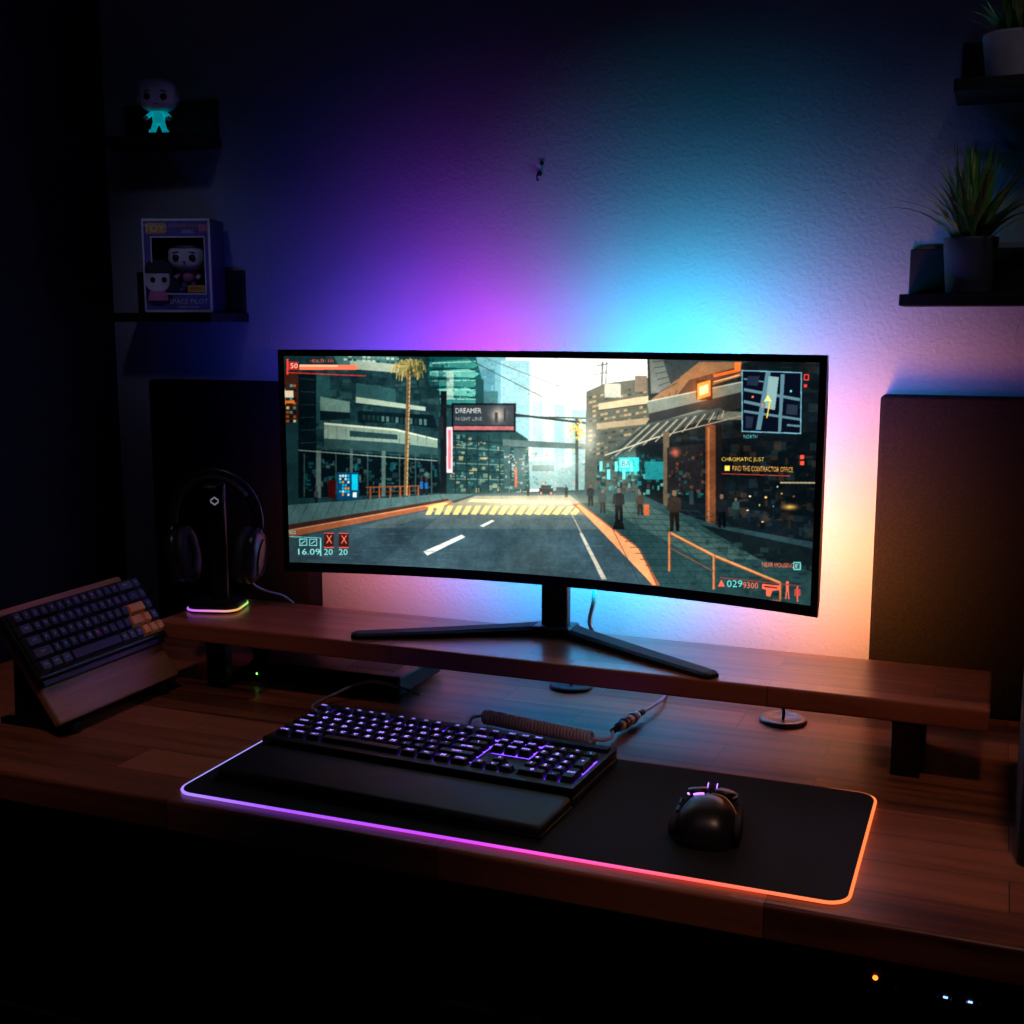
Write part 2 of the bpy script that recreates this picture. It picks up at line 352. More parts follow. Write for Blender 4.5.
# palm
line(411, 372, 408, 497, 3.6, (104, 84, 60)); line(412.4, 372, 409.4, 497, 1.2, (190, 156, 108))
for k in range(26): line(409.5, 378+k*4.5, 412.5, 377+k*4.5, .6, (70, 56, 42))
for a in range(-60, 250, 7):
    l = random.uniform(10, 20); ex = 412+l*.85*math.cos(math.radians(a)); ey = 366-l*.45*math.sin(math.radians(a))
    c = random.choice([(186, 158, 98), (120, 116, 72), (74, 82, 54), (150, 134, 84)])
    line(412, 367, ex, ey, 1.2, c); dr = random.uniform(5, 12); line(ex, ey, ex+(ex-412)*.12, ey+dr, 1.2, c)
    for f_ in (.35, .6, .8): mxp, myp = 412+(ex-412)*f_, 367+(ey-367)*f_; line(mxp, myp, mxp+random.uniform(-2, 2), myp+random.uniform(4, 9), .9, random.choice([(96, 92, 58), (140, 122, 76), (60, 66, 46)]))
# gantry & billboard
rect(443, 392, 449, 500, (20, 25, 28)); rect(441, 418, 446, 440, (28, 35, 38)); line(446, 407, 590, 424, 2.2, (28, 35, 38)); line(516, 417, 590, 419, 1.4, (40, 48, 48))
rect(454, 404, 518, 433, (16, 21, 26)); rect(456, 406, 516, 426, (44, 52, 58)); glow(500, 416, 7, (190, 176, 164), .85, 7); label('DREAMER', 458, 409, 5, (214, 214, 204)); label('NIGHT LINE', 458, 418, 3.6, (160, 160, 160)); rect(456, 427, 516, 431, (166, 94, 96)); rect(506, 409, 508, 422, (50, 44, 44)); rect(497, 413, 500, 424, (60, 54, 54))
rect(449, 428, 455, 474, (250, 206, 210)); rect(450.5, 431, 453.5, 470, (214, 60, 72), .6)
poly([(505, 440), (592, 445), (592, 450), (505, 447)], (74, 92, 90)); rect(516, 449, 527, 490, (56, 78, 78)); rect(506, 446, 512, 488, (48, 70, 70))
speckle([(506, 452), (590, 455), (590, 490), (506, 488)], 160, [(150, 182, 176), (66, 96, 96), (206, 220, 206), (96, 130, 128), (230, 120, 90)], .6, 2.6, .7)
rect(517, 468, 519, 488, (236, 90, 60)); rect(534, 466, 556, 472, (66, 88, 88))
rect(577, 418, 580, 492, (44, 48, 46))
for _ in range(90):
    x = random.gauss(578, 4); y = random.gauss(431, 6); rect(x, y, x+1.6, y+1.4, random.choice([(220, 160, 60), (160, 120, 60), (250, 196, 90)]), .9)
glow(552, 466, 26, (236, 242, 226), .45, 12)
# far right mid
poly([(588, 392), (606, 384), (650, 378), (652, 440), (640, 495), (586, 493)], (64, 68, 62))
qgrid([(590, 396), (648, 384), (648, 450), (590, 458)], 15, 13, .9, .5, [(34, 43, 42), (112, 102, 84), (46, 62, 58), (156, 134, 98), (60, 62, 56)], .85, .8)
poly([(600, 404), (650, 396), (652, 404), (600, 411)], (176, 158, 126)); poly([(598, 424), (650, 418), (652, 424), (598, 430)], (142, 126, 100)); rect(606, 384, 622, 398, (156, 160, 146)); rect(636, 376, 648, 392, (96, 86, 74)); line(600, 411, 652, 404, 1, (28, 33, 34))
glow(590, 440, 8, (240, 234, 208), .5, 16)
# big right block
poly([(648, 350), (830, 350), (830, 560), (700, 540), (640, 498), (636, 440), (650, 420)], (19, 27, 31))
speckle([(655, 355), (820, 355), (815, 540), (650, 490)], 400, [(30, 42, 47), (12, 17, 20), (42, 56, 59), (38, 32, 29)], 1, 10, .4, 1.7)
poly([(650, 352), (700, 352), (690, 372), (668, 392), (652, 394)], (84, 94, 92)); poly([(664, 360), (760, 352), (748, 362), (672, 386)], (36, 48, 53)); poly([(700, 362), (742, 362), (742, 376), (660, 402), (652, 400)], (116, 86, 62)); poly([(690, 380), (742, 366), (742, 372), (676, 398)], (54, 43, 39))
for k in range(7): line(652+k*1.5, 356+k*6, 696-k*3, 353+k*5, .8, (38, 48, 51))
for k in range(12): line(664+k*7, 396-k*2.8, 662+k*7, 402-k*2.8, .7, (60, 46, 38))
poly([(648, 402), (742, 382), (742, 392), (650, 414)], (98, 110, 102)); poly([(650, 414), (742, 392), (742, 408), (650, 424)], (32, 39, 42)); line(648, 402, 742, 382, 1.2, (168, 174, 154))
rect(697, 380, 713, 400, (30, 20, 18)); poly([(698, 384), (711, 380), (711, 396), (698, 400)], (255, 150, 70)); poly([(700, 387), (709, 384), (709, 393), (700, 396)], (255, 240, 208)); glow(705, 390, 15, (255, 120, 50), .35); line(714, 376, 740, 370, 3, (226, 94, 40)); rect(735, 362, 741, 371, (255, 110, 50)); line(714, 382, 740, 375, 1, (255, 176, 114))
poly([(622, 446), (640, 428), (700, 410), (742, 412), (742, 420), (700, 420), (640, 442), (612, 460)], (96, 104, 94)); poly([(606, 455), (648, 424), (720, 408), (728, 412), (660, 436), (616, 460)], (56, 66, 65))
for k in range(18): line(610+k*6.6, 459-k*2.4, 646+k*4.6, 426-k*.9, .9, (170, 158, 132) if k % 2 else (24, 31, 34))
line(606, 456, 660, 437, 1.2, (196, 184, 156)); line(660, 437, 742, 416, 1, (150, 140, 120))
poly([(640, 446), (830, 430), (830, 520), (640, 496)], (15, 21, 24), .8)
speckle([(598, 458), (700, 450), (700, 498), (598, 490)], 300, [(30, 110, 112), (18, 40, 45), (24, 60, 63), (86, 168, 160), (58, 46, 40), (14, 25, 28)], .8, 5, .75)
rect(620, 458, 640, 472, (50, 200, 194)); rect(622, 460, 630, 468, (196, 242, 230)); rect(646, 462, 664, 480, (30, 110, 114)); label('BAR', 623, 461, 6, (20, 70, 74)); rect(672, 452, 690, 458, (226, 70, 46)); glow(630, 466, 11, (80, 216, 206), .35)
for k in range(5): rect(601+k*7.5, 462+(k % 2)*8, 604+k*7.5, 472+(k % 2)*8, (110, 214, 204))
rect(664, 432, 670, 520, (84, 74, 60)); rect(706, 425, 716, 530, (98, 60, 40)); rect(716, 425, 722, 532, (26, 24, 26)); rect(690, 452, 694, 505, (38, 52, 55)); poly([(668, 448), (704, 444), (704, 490), (668, 494)], (30, 30, 32)); rect(708, 428, 710, 528, (150, 94, 60))
speckle([(668, 448), (704, 446), (704, 490), (668, 494)], 60, [(66, 54, 46), (18, 21, 24), (30, 74, 74), (100, 62, 44)], .8, 4, .7)
speckle([(724, 440), (820, 440), (814, 545), (724, 520)], 160, [(22, 28, 31), (36, 30, 27), (12, 17, 20), (60, 46, 38), (34, 46, 50)], 1, 9, .6)
for i in range(9): x = random.uniform(726, 806); y = random.uniform(480, 522); rect(x, y, x+random.uniform(.8, 2.4), y+random.uniform(.8, 2), random.choice([(255, 200, 120), (246, 90, 50), (80, 210, 210), (250, 240, 210)]))
glow(790, 507, 6, (255, 190, 90), .8, 2.4); rect(780, 482, 815, 483.4, (240, 216, 170), .7); glow(676, 453, 4, (255, 120, 90), .6)
# ground
poly([(280, 512), (446, 496), (600, 490), (640, 494), (700, 522), (830, 545), (830, 630), (280, 600)], (40, 60, 64))
poly([(280, 508), (446, 495), (478, 495), (452, 503), (284, 534)], (70, 98, 98))
for k in range(14): line(286+k*12, 508-k*.9, 270+k*13.6, 536-k*2.6, .7, (52, 74, 76))
poly([(284, 534), (452, 502), (459, 505), (284, 541)], (150, 90, 62)); poly([(284, 528), (450, 500), (452, 502), (284, 533)], (60, 40, 36)); line(284, 534, 452, 502.5, 1, (214, 140, 96))
poly([(280, 543), (462, 504), (480, 495), (575, 493), (586, 508), (655, 590), (655, 600), (280, 600)], (56, 76, 84))
poly([(440, 510), (478, 497), (572, 496), (584, 506), (590, 516), (424, 514)], (132, 132, 114))
poly([(380, 523), (424, 513), (590, 516), (600, 530), (360, 530)], (84, 98, 98), .7)
for k in range(17):
    x = 428+k*9; poly([(x, 516-(k*.1)), (x+5.5, 516), (x+11+(k-8)*.2, 507), (x+6+(k-8)*.2, 507)], (250, 212, 128))
poly([(428, 508), (445, 504), (452, 504), (440, 510)], (240, 200, 124)); poly([(474, 500), (570, 502), (574, 505), (470, 503)], (208, 194, 150))
glow(535, 503, 55, (250, 226, 176), .4, 6)
poly([(426, 553), (464, 536), (468, 538), (430, 557)], (230, 234, 222)); poly([(482, 527), (494, 521), (497, 522), (486, 528)], (230, 234, 222))
poly([(581, 534), (584, 534), (608, 580), (603, 580)], (192, 186, 168)); line(570, 508, 584, 536, 1.0, (186, 174, 150))
poly([(300, 560), (420, 520), (440, 520), (380, 566)], (44, 62, 72), .5); poly([(480, 590), (540, 516), (560, 516), (560, 595)], (70, 86, 90), .4)
for i in range(500):
    x = random.uniform(290, 650); y = random.uniform(515, 598)
    if x > 575+(y-508)*.85 or y < 543-(x-284)*.2: continue
    w = random.uniform(3, 26); c = random.choice([(68, 90, 97), (44, 60, 68), (90, 104, 104)]); poly([(x, y), (x+w, y-.3), (x+w*1.1, y+.5), (x, y+.7)], c, .3)
# right kerb and pavement
poly([(574, 505), (582, 504), (640, 548), (662, 586), (652, 586), (628, 552)], (146, 84, 60)); poly([(578, 506), (581, 505), (640, 550), (657, 586), (654, 586)], (240, 158, 108))
poly([(584, 504), (640, 500), (820, 560), (820, 620), (664, 592), (642, 550)], (40, 63, 65)); poly([(600, 505), (640, 502), (760, 560), (700, 560)], (70, 92, 86), .6)
for k in range(14): line(596+k*5, 506+k*6, 700+k*14, 512+k*5.4, .6, (32, 50, 52))
for k in range(10): line(600+k*12, 502+k*1, 645+k*20, 592, .6, (32, 50, 52), .8)
poly([(700, 525), (830, 552), (830, 575), (760, 560)], (22, 30, 33))
speckle([(700, 530), (815, 555), (812, 600), (690, 585)], 90, [(28, 42, 45), (54, 76, 74), (22, 34, 37)], 1, 6, .4, 2)
for x, y, h, c in ((675, 532, 42, (44, 38, 34)), (620, 522, 34, (20, 24, 28)), (722, 528, 34, (24, 28, 32)), (592, 507, 22, (24, 28, 30)), (641, 516, 24, (50, 44, 40)), (604, 514, 24, (40, 50, 52)), (736, 520, 22, (40, 60, 60)), (568, 498, 12, (30, 40, 40)), (530, 497, 11, (40, 50, 50))):
    w = h*.11; poly([(x-w*.8, y-h*.83), (x+w*.8, y-h*.83), (x+w*1.1, y-h*.45), (x-w*1.1, y-h*.45)], c); poly([(x-w, y-h*.46), (x+w*.1, y-h*.46), (x-w*.2, y), (x-w*.9, y)], tuple(int(v*.7) for v in c)); poly([(x, y-h*.46), (x+w, y-h*.46), (x+w*1.1, y), (x+w*.4, y)], tuple(int(v*.6) for v in c))
    poly([(x-w*.45, y-h*.98), (x+w*.45, y-h*.98), (x+w*.5, y-h*.87), (x, y-h*.83), (x-w*.5, y-h*.87)], (104, 80, 64)); line(x-w*1.1, y-h*.8, x-w*1.4, y-h*.5, w*.5, c); line(x+w*1.1, y-h*.8, x+w*1.3, y-h*.5, w*.5, c)
poly([(614, 530), (617, 520), (623, 520), (626, 530)], (18, 20, 22)); rect(645, 505, 650, 516, (170, 80, 50))
rect(541, 489, 555, 495, (28, 33, 36)); rect(543, 486, 553, 490, (46, 52, 54)); rect(542, 493, 544, 495, (250, 120, 90)); rect(552, 493, 554, 495, (250, 120, 90)); rect(558, 488, 566, 493, (60, 66, 66))
for (a, c_) in (((670, 533), (714, 556)), ((714, 556), (780, 583))): line(*a, *c_, 2.4, (208, 138, 88)); line(a[0], a[1]+1.5, c_[0], c_[1]+1.5, 1.0, (120, 70, 44))
for x, y0, y1 in ((670, 533, 572), (714, 556, 590), (780, 582, 600)): line(x, y0, x, y1, 2.2, (190, 120, 76)); line(x+1.1, y0, x+1.1, y1, .8, (110, 64, 40))
line(670, 548, 714, 572, 1.0, (120, 76, 52))
# tonal variation, haze, lens softness
nz = vnoise(14, 7)*.34+vnoise(60, 28)*.16+vnoise(190, 84)*.14+vnoise(560, 240)*.12
lum = IMG.mean(-1, keepdims=True); IMG *= 1+nz[..., None]*np.clip(1.2-lum, .1, 1)
blur(2)
bloom(590, 385, 80, (255, 232, 190), .20, 50); bloom(555, 470, 75, (180, 220, 205), .18, 42); bloom(540, 504, 100, (250, 206, 150), .16, 14); bloom(700, 400, 60, (255, 140, 70), .06, 40)
IMG *= (1-.25*np.exp(-((PX-300)/60)**2)[..., None])
m_ = IMG.mean(-1, keepdims=True); IMG = m_+(IMG-m_)*1.08
# HUD
rect(290, 363, 300, 371, (160, 40, 36)); rect(301, 366, 359, 371, (238, 110, 80)); rect(301, 366, 340, 368, (255, 170, 130)); line(290, 374, 368, 377, .9, (190, 50, 44)); label('HEALTH 100', 312, 360.5, 3.2, (220, 80, 60)); rect(288, 360, 290, 376, (210, 60, 50)); label('50', 292, 364.6, 5, (255, 200, 180))
for x in (301, 311): rect(x, 541, x+8, 548, (120, 200, 196)); rect(x+.8, 541.8, x+7.2, 547.2, (34, 56, 62)); line(x+2, 546, x+6, 543, .9, (120, 200, 196))
label('16.09', 300, 551, 6, (130, 220, 214)); line(291, 539, 322, 540, .7, (100, 180, 176)); rect(322, 540, 323.2, 558, (120, 200, 196)); label('20', 326, 551, 6, (130, 220, 214)); label('20', 341, 551, 6, (130, 220, 214)); label('N22', 290, 533, 3.4, (100, 180, 176))
for x in (326, 341): rect(x, 535, x+10, 549, (60, 26, 26)); label('X', x+2.2, 537.4, 8, (245, 116, 90), 0, 6.4); rect(x, 549, x+10, 550, (230, 90, 70)); rect(x, 535, x+10, 535.7, (230, 90, 70))
poly([(742, 370), (802, 372), (801, 434), (742, 432)], (110, 168, 184)); poly([(743, 371), (801, 373), (800, 432.8), (743, 431)], (15, 19, 30))
for q in ([(744, 388), (800, 398), (800, 401), (744, 391)], [(744, 410), (800, 418), (800, 420.5), (744, 412.5)], [(766, 372), (771, 372), (761, 430), (756, 430)], [(781, 374), (785, 374), (781, 432), (778, 432)], [(744, 400), (764, 404), (763, 407), (744, 403)], [(744, 378), (764, 381), (764, 382.5), (744, 379.5)], [(787, 424), (800, 425), (800, 427), (787, 426)]): poly(q, (84, 120, 132))
poly([(769, 376), (779, 377), (775, 410), (765, 408)], (126, 160, 158)); poly([(748, 376), (760, 376), (758, 386), (747, 385)], (34, 43, 60)); poly([(787, 404), (798, 405), (797, 415), (786, 414)], (38, 49, 64)); poly([(746, 416), (754, 417), (752, 428), (746, 428)], (34, 43, 60)); line(770, 402, 767, 418, 1.2, (250, 196, 60)); poly([(768, 395), (772, 402), (768, 400.5), (764, 402)], (255, 244, 120)); label('E', 762, 404, 3.4, (240, 110, 80)); rect(752, 396, 754, 398, (240, 110, 80)); rect(790, 390, 792, 392, (90, 220, 220))
label('NORTH', 744, 435, 3.6, (90, 206, 216)); rect(804, 374, 809, 380, (236, 70, 60)); rect(805, 375, 808, 379, (40, 18, 20)); rect(804, 384, 807, 387, (226, 60, 50)); rect(800, 455, 804, 459, (236, 80, 60)); rect(800, 461, 804, 465, (236, 80, 60))
label('CHROMATIC JUST', 722, 457.6, 5, (248, 200, 80), 0, 3.2); rect(725, 466, 730, 471, (255, 214, 90)); label('FIND THE CONTRACTOR OFFICE', 733, 466, 5, (255, 180, 84), .02, 2.45); line(722, 474, 790, 476, .6, (200, 70, 50))
label('NEAR HOUSING', 762, 562.6, 4.6, (246, 112, 80), .02, 2.8); rect(793, 562, 800.5, 570, (110, 206, 200)); rect(794, 563, 799.4, 568.9, (18, 29, 34)); label('E', 795.2, 563.8, 4.4, (160, 230, 224)); poly([(718, 587), (721.5, 580), (725, 587)], (246, 100, 76)); label('029', 727, 580.6, 7, (110, 214, 208)); label('9300', 743, 582.4, 6, (246, 110, 80), .03, 4)
poly([(762, 584), (780, 586), (780, 590), (772, 591), (770, 597), (766, 596), (766, 590), (762, 589)], (246, 100, 76)); poly([(764, 586), (777, 587.5), (777, 588.6), (764, 587.4)], (60, 24, 24)); line(787, 585, 787, 592, 2.6, (246, 100, 76)); line(786, 592, 785.4, 599, 1.1, (246, 100, 76)); line(788, 592, 788.4, 599, 1.1, (246, 100, 76)); rect(785.7, 581.4, 788.3, 584, (246, 100, 76)); line(797, 586, 797, 602, 1.2, (246, 100, 76)); rect(794, 589, 800, 596, (200, 70, 60), .8); line(720, 578, 800, 586, .6, (170, 60, 50)); label('1030', 770, 600, 3.6, (246, 110, 80))
blur(1)
g = IMG.reshape(NV, SSN, NU, SSN, 3).mean((1, 3))
g = np.clip(g, 0, 1)**.92; g *= (1+np.random.uniform(-.03, .03, (NV, NU, 1))); g = np.clip((g-.5)*1.12+.5, 0, 1)
LIN = np.where(g <= .04045, g/12.92, ((g+.055)/1.055)**2.4).reshape(-1, 3)

# ------------------------------------------------------------------ monitor body
RC = 1.5; HW = .405; ZB, ZT = .0845, .426
MX, MYE = -.612, 1.60
def ycurve(x): return math.sqrt(RC*RC-x*x)-math.sqrt(RC*RC-HW*HW)
mon = MB('curved_monitor')
t = bmesh.new(); rings = []
N = 56
for i in range(N+1):
    x = -HW+2*HW*i/N; y = ycurve(x)
    prof = [(y, ZB+.001), (y+.0, ZT-.001), (y+.002, ZT), (y+.012, ZT), (y+.020, ZT-.02), (y+.024, ZT-.08), (y+.024, ZB+.08), (y+.020, ZB+.02), (y+.012, ZB), (y+.002, ZB)]
    rings.append([t.verts.new((x, a, z)) for a, z in prof])
for A, B in zip(rings, rings[1:]):
    n = len(A)
    for k in range(n): t.faces.new((A[k], A[(k+1) % n], B[(k+1) % n], B[k]))
t.faces.new(rings[0][::-1]); t.faces.new(rings[-1])
bmesh.ops.recalc_face_normals(t, faces=t.faces)
mon.add(t, M_black)
mon.add(t_sph(.16, .022, .09, 4), M_black, T((0, ycurve(0)+.034, .26)), True)
mon.add(t_rbox(.10, .02, .10, .004), M_black, T((0, ycurve(0)+.055, .26)))
mon.add(t_rbox(.042, .022, .30, .006, 3), M_black, T((.007, .100, .158)))
mon.add(t_rbox(.06, .03, .03, .005), M_black, T((.004, .110, .26)))
mon.add(t_rbox(.062, .05, .016, .005, 3), M_black, T((.007, .10, .0085)))
def foot(a, c, w0, w1):
    a = Vector(a); c = Vector(c); d = (c-a).normalized(); n = Vector((-d.y, d.x, 0)); tb = bmesh.new()
    sec = []
    for tt, w, h in ((0, w0, .016), (.15, w0*.9, .014), (.6, (w0+w1)/2, .010), (.97, w1, .008), (1, w1*.6, .006)):
        p = a.lerp(c, tt)
        sec.append([tb.verts.new(p+n*sx*w/2+Vector((0, 0, z))) for sx, z in ((-1, 0.0005), (1, 0.0005), (1, h*.7), (.7, h), (-.7, h), (-1, h*.7))])
    for A, B in zip(sec, sec[1:]):
        for k in range(6): tb.faces.new((A[k], A[(k+1) % 6], B[(k+1) % 6], B[k]))
    tb.faces.new(sec[0]); tb.faces.new(sec[-1][::-1]); bmesh.ops.recalc_face_normals(tb, faces=tb.faces)
    mon.add(tb, M_blackm)
foot((-.005, .105, 0), (-.272, -.030, 0), .040, .030)
foot((.018, .105, 0), (.280, -.040, 0), .040, .030)
M_cable = mat('cable_grey', (.35, .36, .38), .4)
mon.add(t_tube(smooth_pts([(.034, .13, .19), (.05, .135, .12), (.056, .135, .06), (.052, .125, .02), (.06, .12, .004)], 6), .0034, 8), mat('cable_pale', (.75, .8, .85), .35), None, True)
mon_ob = mon.done((MX, MYE, ZS))
BZ = .009
u2, v2 = np.meshgrid((np.arange(NU)+.5)/NU, (np.arange(NV)+.5)/NV)
xs = -HW+BZ+(2*HW-2*BZ)*u2.ravel(); zs = ZB+.015+(ZT-ZB-.015-.009)*v2.ravel()
ys = np.sqrt(RC*RC-xs*xs)-math.sqrt(RC*RC-HW*HW)-.0009
co = np.stack([xs, ys, zs], 1)
ii = np.arange(NU*NV).reshape(NV, NU)
F = np.stack([ii[:-1, :-1], ii[:-1, 1:], ii[1:, 1:], ii[1:, :-1]], -1).reshape(-1, 4)
me = bpy.data.meshes.new('screen'); me.vertices.add(len(co)); me.vertices.foreach_set('co', co.ravel())
me.loops.add(F.size); me.loops.foreach_set('vertex_index', F.ravel().astype(np.int32))
me.polygons.add(len(F)); me.polygons.foreach_set('loop_start', np.arange(0, F.size, 4, dtype=np.int32))
me.update(calc_edges=True); me.validate()
ca = me.color_attributes.new('Col', 'FLOAT_COLOR', 'POINT')
ca.data.foreach_set('color', np.concatenate([LIN, np.ones((len(LIN), 1))], 1).ravel())
me.materials.append(mat_attr('display_emission', 1.3))
scr = bpy.data.objects.new('screen', me); scn.collection.objects.link(scr); scr.parent = mon_ob

def area(name, loc, col, W, sx, sy, rot=(90, 0, 0), spread=180):
    l = bpy.data.lights.new(name, 'AREA'); l.shape = 'RECTANGLE'; l.size = sx; l.size_y = sy; l.color = col; l.energy = W; l.spread = math.radians(spread)
    o = bpy.data.objects.new(name, l); scn.collection.objects.link(o); o.location = loc; o.rotation_euler = [math.radians(a) for a in rot]
    return o
ZTOP = ZS+ZT-.035; ZBOT = ZS+ZB+.030
leds = [
 (-.36, ZTOP, (.01, .09, 1), .46), (-.27, ZTOP, (.06, .04, 1), .46), (-.17, ZTOP, (.80, .01, .60), .74), (-.08, ZTOP, (.16, .04, .9), .26),
 (.05, ZTOP, (.0, .35, .9), .42), (.13, ZTOP, (.0, .65, .75), 1.05), (.21, ZTOP, (.0, .50, .9), .72), (.31, ZTOP, (.06, .16, 1), .46),
 (.37, 1.18, (.5, .16, .9), .32), (.37, 1.10, (1, .24, .12), .60), (.37, 1.03, (1, .30, .02), .95), (-.37, 1.12, (.01, .05, 1), .15),
 (-.36, ZBOT, (1, .28, .02), .70), (-.29, ZBOT, (.9, .10, .30), .30), (-.20, ZBOT, (.04, .20, 1), .70), (-.11, ZBOT, (.0, .42, 1), .95),
 (-.01, ZBOT, (.0, .60, .90), 1.15), (.08, ZBOT, (.0, .58, .95), 1.15), (.17, ZBOT, (.0, .30, 1), .85), (.25, ZBOT, (.18, .08, .9), .36), (.33, ZBOT, (1, .24, .03), .5), (.38, ZBOT, (1, .34, .01), 1.2)]
strip = MB('led_strip')
for i, (x, z, c, w) in enumerate(leds):
    y = MYE+ycurve(x)+.032; vert = .365 < abs(x) and z > ZBOT+.03
    sp = 138 if z > 1.2 else (122 if z < ZBOT+.01 else 132)
    o = area('bias_light_%02d' % i, (MX+x, y+.006, z), c, w*(.72 if sp == 122 else .9), .012 if vert else .05, .06 if vert else .012, spread=sp); o.parent = mon_ob; o.matrix_parent_inverse = mon_ob.matrix_world.inverted()
    strip.add(t_rbox(.010 if vert else .05, .004, .06 if vert else .014, .001), M_strip, T((x-(.01 if x > .36 else 0), y-MYE-.004, z-ZS)), col=c)
strip.done(parent=mon_ob)

# ------------------------------------------------------------------ desk mat
M_mat = mat('mat_fabric', (.011, .011, .014), .85, bump=(900, .3, .0005), var=.2, vscale=300)
def mix(a, b, t): return tuple(a[i]*(1-t)+b[i]*t for i in range(3))
def rimcol(p):
    st = [(-.40, (.33, .20, 1.)), (-.25, (.30, .08, 1.)), (-.02, (.50, .05, .80)), (.12, (.90, .08, .40)), (.25, (1., .13, .10)), (.40, (1., .20, .06))]
    x = max(-.4, min(.4, p.x))
    for (a, ca_), (c, cb) in zip(st, st[1:]):
        if x <= c: col = mix(ca_, cb, (x-a)/(c-a)); break
    f = .95
    if p.y > 0.145: f = .05 if -.36 < p.x < .34 else .3
    if p.x < -.38 and p.y > -.13: col = (.28, .28, .85)
    return tuple(v*f for v in col)
b = MB('desk_mat')
b.add(t_prism(rrect(.80, .304, .022, 8), .004, .001), M_mat)
rp = rrect(.802, .306, .023, 10)
dense = []
for i in range(len(rp)):
    a = Vector((*rp[i], .0021)); c = Vector((*rp[(i+1) % len(rp)], .0021)); n = max(1, int((c-a).length/.02))
    for k in range(n): dense.append(a.lerp(c, k/n))
b.add(t_tube(dense, .0019, 8, True), M_rim, None, True, rimcol)
b.done((-.513, 1.330, .7505))
b = MB('usb_cable')
b.add(t_rbox(.05, .018, .012, .004, 3), M_black, T((-.37, .166, .006)))
b.add(t_tube(smooth_pts([(-.39, .166, .006), (-.415, .19, .006), (-.405, .23, .012), (-.36, .262, .03), (-.30, .275, .02), (-.28, .275, .015)], 8), .0026, 8), M_cable, None, True)
b.done((-.51, 1.332, .7505))

# ------------------------------------------------------------------ keyboards
def keycap(t, cx, cy, z0, w, d, h):
    def ring(w, d, z, c, oy=0):
        p = [(-w/2+c, -d/2), (w/2-c, -d/2), (w/2, -d/2+c), (w/2, d/2-c), (w/2-c, d/2), (-w/2+c, d/2), (-w/2, d/2-c), (-w/2, -d/2+c)]
        return [t.verts.new((cx+x, cy+y+oy, z0+z)) for x, y in p]
    q = .0012
    rs = [ring(w, d, 0, q), ring(w-.0006, d-.0006, h*.25, q), ring(w-.0042, d-.0046, h*.92, q, .0006), ring(w-.0054, d-.0058, h, q, .0006)]
    for A, B in zip(rs, rs[1:]):
        for k in range(8): t.faces.new((A[k], A[(k+1) % 8], B[(k+1) % 8], B[k]))
    t.faces.new(rs[-1])
FULL = [
 (5.25, [(0, 'ESC'), *[(2+i, 'F%d' % (i+1)) for i in range(4)], *[(6.5+i, 'F%d' % (i+5)) for i in range(4)], *[(11+i, 'F%d' % (i+9)) for i in range(4)], (15.25, 'PRT'), (16.25, 'SCR'), (17.25, 'BRK')]),
 (4, [*[(i, c) for i, c in enumerate('`1234567890-=')], (13, 'BACK', 2), (15.25, 'INS'), (16.25, 'HOM'), (17.25, 'PUP'), (18.5, 'NUM'), (19.5, '/'), (20.5, '*'), (21.5, '-')]),
 (3, [(0, 'TAB', 1.5), *[(1.5+i, c) for i, c in enumerate('QWERTYUIOP[]')], (13.5, '\\', 1.5), (15.25, 'DEL'), (16.25, 'END'), (17.25, 'PDN'), (18.5, '7'), (19.5, '8'), (20.5, '9'), (21.5, '+', 1, 2)]),
 (2, [(0, 'CAPS', 1.75), *[(1.75+i, c) for i, c in enumerate("ASDFGHJKL;'")], (12.75, 'ENTER', 2.25), (18.5, '4'), (19.5, '5'), (20.5, '6')]),
 (1, [(0, 'SHIFT', 2.25), *[(2.25+i, c) for i, c in enumerate('ZXCVBNM,./')], (12.25, 'SHIFT', 2.75), (16.25, '^'), (18.5, '1'), (19.5, '2'), (20.5, '3'), (21.5, 'ENT', 1, 2)]),
 (0, [(0, 'CTRL', 1.25), (1.25, 'WIN', 1.25), (2.5, 'ALT', 1.25), (3.75, '', 6.25), (10, 'ALT', 1.25), (11.25, 'FN', 1.25), (12.5, 'M', 1.25), (13.75, 'CTRL', 1.25), (15.25, '<'), (16.25, 'v'), (17.25, '>'), (18.5, '0', 2), (20.5, '.')])]
C65 = [
 (4, [(0, 'ESC'), *[(1+i, c) for i, c in enumerate('1234567890-=')], (13, 'BACK', 2), (15, 'HM')]),
 (3, [(0, 'TAB', 1.5), *[(1.5+i, c) for i, c in enumerate('QWERTYUIOP[]')], (13.5, '\\', 1.5), (15, 'PU')]),
 (2, [(0, 'CAPS', 1.75), *[(1.75+i, c) for i, c in enumerate("ASDFGHJKL;'")], (12.75, 'ENTER', 2.25), (15, 'PD')]),
 (1, [(0, 'SHIFT', 2.25), *[(2.25+i, c) for i, c in enumerate('ZXCVBNM,./')], (12.25, 'SHIFT', 1.75), (14, '^'), (15, 'EN')]),
 (0, [(0, 'CTRL', 1.25), (1.25, 'WIN', 1.25), (2.5, 'ALT', 1.25), (3.75, '', 6.25), (10, 'ALT'), (11, 'FN'), (12, 'CT'), (13, '<'), (14, 'v'), (15, '>')])]
